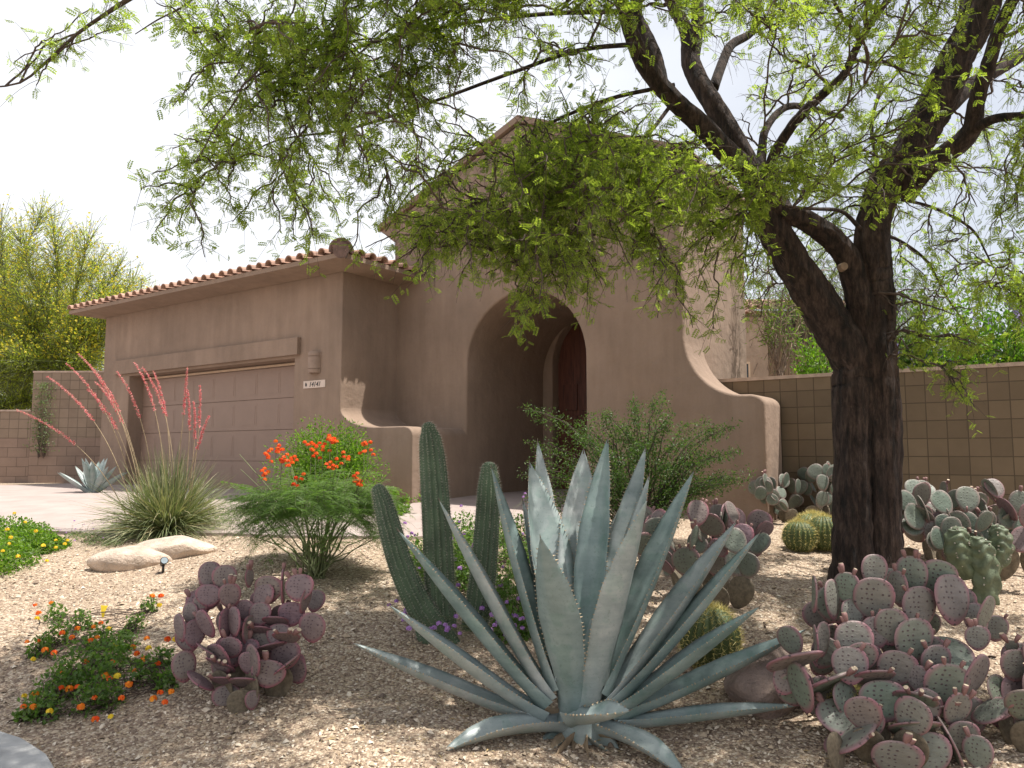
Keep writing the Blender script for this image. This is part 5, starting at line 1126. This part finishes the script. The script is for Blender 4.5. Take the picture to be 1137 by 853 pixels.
# garden spotlight
g = G(181, 636); sp_ = thing('garden_spotlight', 'small black garden spotlight on a stake in front of the pale boulders', 'garden light', g, R(20))
mb = MB(); tubes(mb, [[(0,0,-.03),(0,0,.04),(0,.005,.065)]], [[.013,.011,.012]], 8); mb.build('stake', M['iron'], sp_, True)
mb = MB(); tubes(mb, [[(-.012,.045,.062),(-.006,.02,.075),(.004,-.02,.10),(.010,-.045,.112)]], [[.016,.026,.028,.034]], 14); mb.build('housing', M['iron'], sp_, True)
mb = MB(); c = np.array([.0105, -.047, .1128]); ax = norm(np.array([.006, -.025, .012])); u1 = norm(np.cross(ax, (0, 0, 1))); u2 = np.cross(u1, ax); a = np.linspace(0, 6.283, 14, endpoint=False)
mb.add([c+(u1*math.cos(t)+u2*math.sin(t))*.028 for t in a], [tuple(range(14))]); mb.build('lens', M['glass'], sp_)
# vine on the left wall
mb = MB(); sm = MB(); vp = at(48, 440, LY-.08)
n = 900; P = np.stack([rng.normal(0, .12, n)+rng.uniform(-.06, .06, n), rng.uniform(-.08, .06, n), rng.uniform(-1.2, .3, n)], -1)
leaf_cloud(mb, P, .05, .5); vn = thing('climbing_vine', 'thin green vine hanging down the tall block wall at the left', 'vine', vp); mb.build('foliage', M['wattle_leaf'], vn); stems(sm, P[:14], (0, 0, -1.3), .006); sm.build('stems', M['twig'], vn)
# ------------------------------------------------------------------ background trees
def bg_tree(name, label, base, trunkr, tips3, mat, leaf, n_twig, twl, bark='twig', bloom=None, per=9, arch=.12, droop=.15, lw=.35, group=None, r0=None, cat='tree', leaders=5):
    t = thing(name, label, cat, base, 0, group); tr = MB(); B = []; b = np.array([0, 0, -.1]); tips3 = np.asarray(tips3)
    cen = tips3.mean(0); K = 16; LD = []
    for k in range(leaders):
        tgt = b+(tips3[rng.integers(0, len(tips3))]-b)*.62; P = bez(b+rng.normal(size=3)*[.06, .06, 0], b+(tgt-b)*[.25, .25, .6], tgt, K); P += rng.normal(size=P.shape)*.02; LD.append(P)
    LD = np.array(LD); tubes(tr, LD, np.linspace(trunkr, trunkr*.3, K)[None].repeat(leaders, 0), 9); fl = LD[:, 5:].reshape(-1, 3)
    for tip in tips3:
        i = int(np.argmin(np.linalg.norm(fl-tip, axis=1)+rng.uniform(0, .5, len(fl)))); s = fl[i]; d = tip-s; P = bez(s, s+d*.5+[0, 0, arch*np.linalg.norm(d)], tip, K); P += rng.normal(size=P.shape)*.015; B.append(P)
    B = np.array(B); tubes(tr, B, np.linspace(trunkr*.28, .004, K)[None].repeat(len(B), 0), 4, cap=False)
    bi = rng.integers(0, len(B), n_twig); s = rng.uniform(.15, 1, n_twig)**.8; f = s*(K-1); j = np.minimum(f.astype(int), K-2); p = B[bi, j]+(B[bi, j+1]-B[bi, j])*(f-j)[:, None]; T = norm(B[bi, j+1]-B[bi, j])
    D = norm(T*.9+rng.normal(size=p.shape)*.6+np.array([0, 0, .15-droop])); ln = rng.uniform(.5, 1.2, n_twig)*twl; q_ = np.linspace(0, 1, 4)[None, :, None]
    TW = p[:, None]+D[:, None]*q_*ln[:, None, None]+np.array([0, 0, -droop])*q_**2*ln[:, None, None]; tubes(tr, TW, np.full((n_twig, 4), .005), 3, cap=False)
    mb = MB(); m_ = n_twig*per; ti = np.repeat(np.arange(n_twig), per); s = rng.uniform(.1, 1, m_); f = s*3; j = np.minimum(f.astype(int), 2); P = TW[ti, j]+(TW[ti, j+1]-TW[ti, j])*(f-j)[:, None]+rng.normal(size=(m_, 3))*leaf*.5
    D2 = D[ti]+rng.normal(size=(m_, 3))*.7; stamp(mb, *leaf_quad(1, lw), P, D2, rng.normal(size=(m_, 3))+[0, 0, .5], leaf*rng.uniform(.6, 1.3, m_), 0)
    tr.build('trunk', M[bark], t, True); mb.build('foliage', M[mat], t)
    if bloom:
        mb = MB(); e = P[s > .6]; e = e[rng.random(len(e)) < bloom[1]]; e = e[e[:, 2] > np.percentile(tips3[:, 2], 25)]; leaf_cloud(mb, e+rng.normal(size=e.shape)*.05, bloom[2], .7); mb.build('blossom', M[bloom[0]], t)
    return t
def gpt(px, Y): p = at(px, 500, Y); return Vector((p.x, p.y, float(gz(p.x, p.y))))
PV = gpt(12, 19.0)
tp3 = [list(at(x, y, 19+rng.uniform(-2, 2))-PV) for x, y in [(-40,260),(0,250),(20,262),(45,238),(60,262),(85,268),(98,262),(110,290),(130,300),(150,315),(160,330),(120,330),(90,310),(70,300),(30,290),(0,300),(-30,320),(-80,300),(-60,340),(20,330),(60,340),(90,350),(110,345),(40,370),(0,370),(80,375),(100,385),(95,400),(20,400),(60,400),(-20,400),(-60,390),(30,430),(70,415),(-20,440),(0,275),(130,340),(45,310),(10,345),(140,345),(-10,455),(10,450),(30,445),(50,440),(-40,430),(75,430),(90,420),(-20,415),(10,420),(0,390),(45,395),(70,395),(105,370),(110,400),(25,400),(-40,365),(30,360),(50,355)]]
bg_tree('palo_verde_tree', 'yellow-flowering palo verde tree behind the left block walls', PV, .11, tp3, 'paloverde_leaf', .10, 12000, .7, 'pv_twig', ('paloverde_bloom', .34, .07), 9, .1, .02, .13)
# behind the right wall
p = gpt(858, 11.2); tp3 = [list(at(x, y, 11.2+rng.uniform(-.5, .5))-p) for x, y in [(820,310),(835,290),(850,300),(870,320),(895,340),(880,300),(910,300),(840,330)]]
bg_tree('multi_trunk_tree', 'slender pale-barked tree with two leaning trunks behind the wall, left of the big tree', p, .05, tp3, 'bright_leaf', .04, 260, .25, 'pale_bark', None, 8, .05, .3, .3, leaders=2)
p = gpt(930, 22.0); tp3 = [list(at(x, y, 22+rng.uniform(-1, 1))-p) for x, y in [(860,285),(880,275),(900,280),(920,285),(940,290),(960,300),(985,300),(1000,300),(1015,310),(890,310),(915,320),(945,330),(870,330),(1005,330)]]
bg_tree('weeping_acacia', 'hazy grey-green weeping tree far behind the trunk fork', p, .14, tp3, 'wattle_leaf', .13, 900, 1.3, 'twig', None, 14, .15, 1.0, .10)
def hedge(name, label, px, Y, w_m, top_px, mat, n, size, flower=None, wid=.5, shoots=16):
    g = gpt(px, Y); h = (at(px, top_px, Y).z-g.z)*1.12; t, P = bush(name, label, 'shrub', px, 480, w_m, h, n, size, mat, wid, depth=Y, shoots=shoots, lumps=30, fill=.3)
    if flower:
        nf, fm = flower; mb = MB()
        for k in range(nf):
            c = P[rng.integers(0, len(P))]*np.array([1.05, 1.05, 1.04]); c[2] = max(c[2], h*.45); D_ = norm(np.array([rng.normal()*.4, rng.normal()*.4, 1])); m_ = 40; s = rng.uniform(0, 1, m_)
            leaf_cloud(mb, c+D_*s[:, None]*.22+rng.normal(size=(m_, 3))*.022*(1.2-s)[:, None], .042, .8)
        mb.build('blossom', M[fm], t)
    return t
hedge('chaste_shrub', 'green shrub with violet flower spikes just right of the trunk, behind the wall', 1012, 10.6, 1.7, 328, 'lantana_leaf', 15000, .075, (60, 'lilac'))
hedge('chaste_shrub', 'taller leafy shrub with lilac spikes behind the wall at the right edge', 1112, 10.0, 2.0, 318, 'bright_leaf', 17000, .075, (80, 'lilac'), shoots=26)
hedge('green_shrub', 'plain mid-green shrub behind the wall between the two flowering ones', 1062, 11.6, 1.8, 345, 'bush_leaf', 12000, .07)
hedge('green_shrub', 'bright green shrub above the wall, left of the big trunk', 905, 11.8, 1.3, 358, 'bright_leaf', 9000, .06, shoots=8)
hedge('green_shrub', 'tall dull green shrub beyond the right end of the wall', 1195, 12.5, 3.2, 300, 'bush_leaf', 12000, .09)
# ------------------------------------------------------------------ loose stones and litter on the gravel
n = 42000; u_ = rng.uniform(0, 1, n); yv = 3.0+(8.3-3.0)*u_**1.5; xv = rng.uniform(-1, 1, n)*(yv*.72+.2)
ok = ~((xv < -1.6) & (yv < 3.55)); xv = xv[ok]; yv = yv[ok]; n = len(xv); zv = gz(xv, yv)
sz = rng.gamma(2.2, .0026, n)+.0025; mb = MB()
tv = np.array([(1,0,0),(0,1,0),(-1,0,0),(0,-1,0),(.1,.1,.75),(0,0,-.6)]); tf = [(0,1,4),(1,2,4),(2,3,4),(3,0,4)]
stamp(mb, tv, tf, np.stack([xv, yv, zv+sz*.15], -1), np.stack([*rng.normal(size=(2, n)), rng.normal(0, .2, n)], -1), np.stack([rng.normal(0, .35, n), rng.normal(0, .35, n), np.ones(n)], -1), np.stack([sz*rng.uniform(.7, 1.5, n), sz*rng.uniform(.6, 1.1, n), sz*rng.uniform(.6, 1.3, n)], -1))
tag(mb.build('gravel_stones', M['stones']), kind='stuff')
n = 6000; yv = rng.uniform(3.1, 7.5, n); xv = rng.normal(.8, 2.0, n); ok = abs(xv) < yv*.7; xv = xv[ok]; yv = yv[ok]; n = len(xv); mb = MB()
stamp(mb, *leaf_quad(1, .3), np.stack([xv, yv, gz(xv, yv)+.008], -1), np.stack([*rng.normal(size=(2, n)), rng.normal(0, .15, n)], -1), np.stack([rng.normal(0, .3, n), rng.normal(0, .3, n), np.ones(n)], -1), rng.gamma(3, .0045, n)+.006)
M['litter'] = leafmat('leaf_litter', [(.20, .13, .07), (.34, .25, .12), (.42, .34, .20)], 0, .8)
tag(mb.build('leaf_litter', M['litter']), kind='stuff')
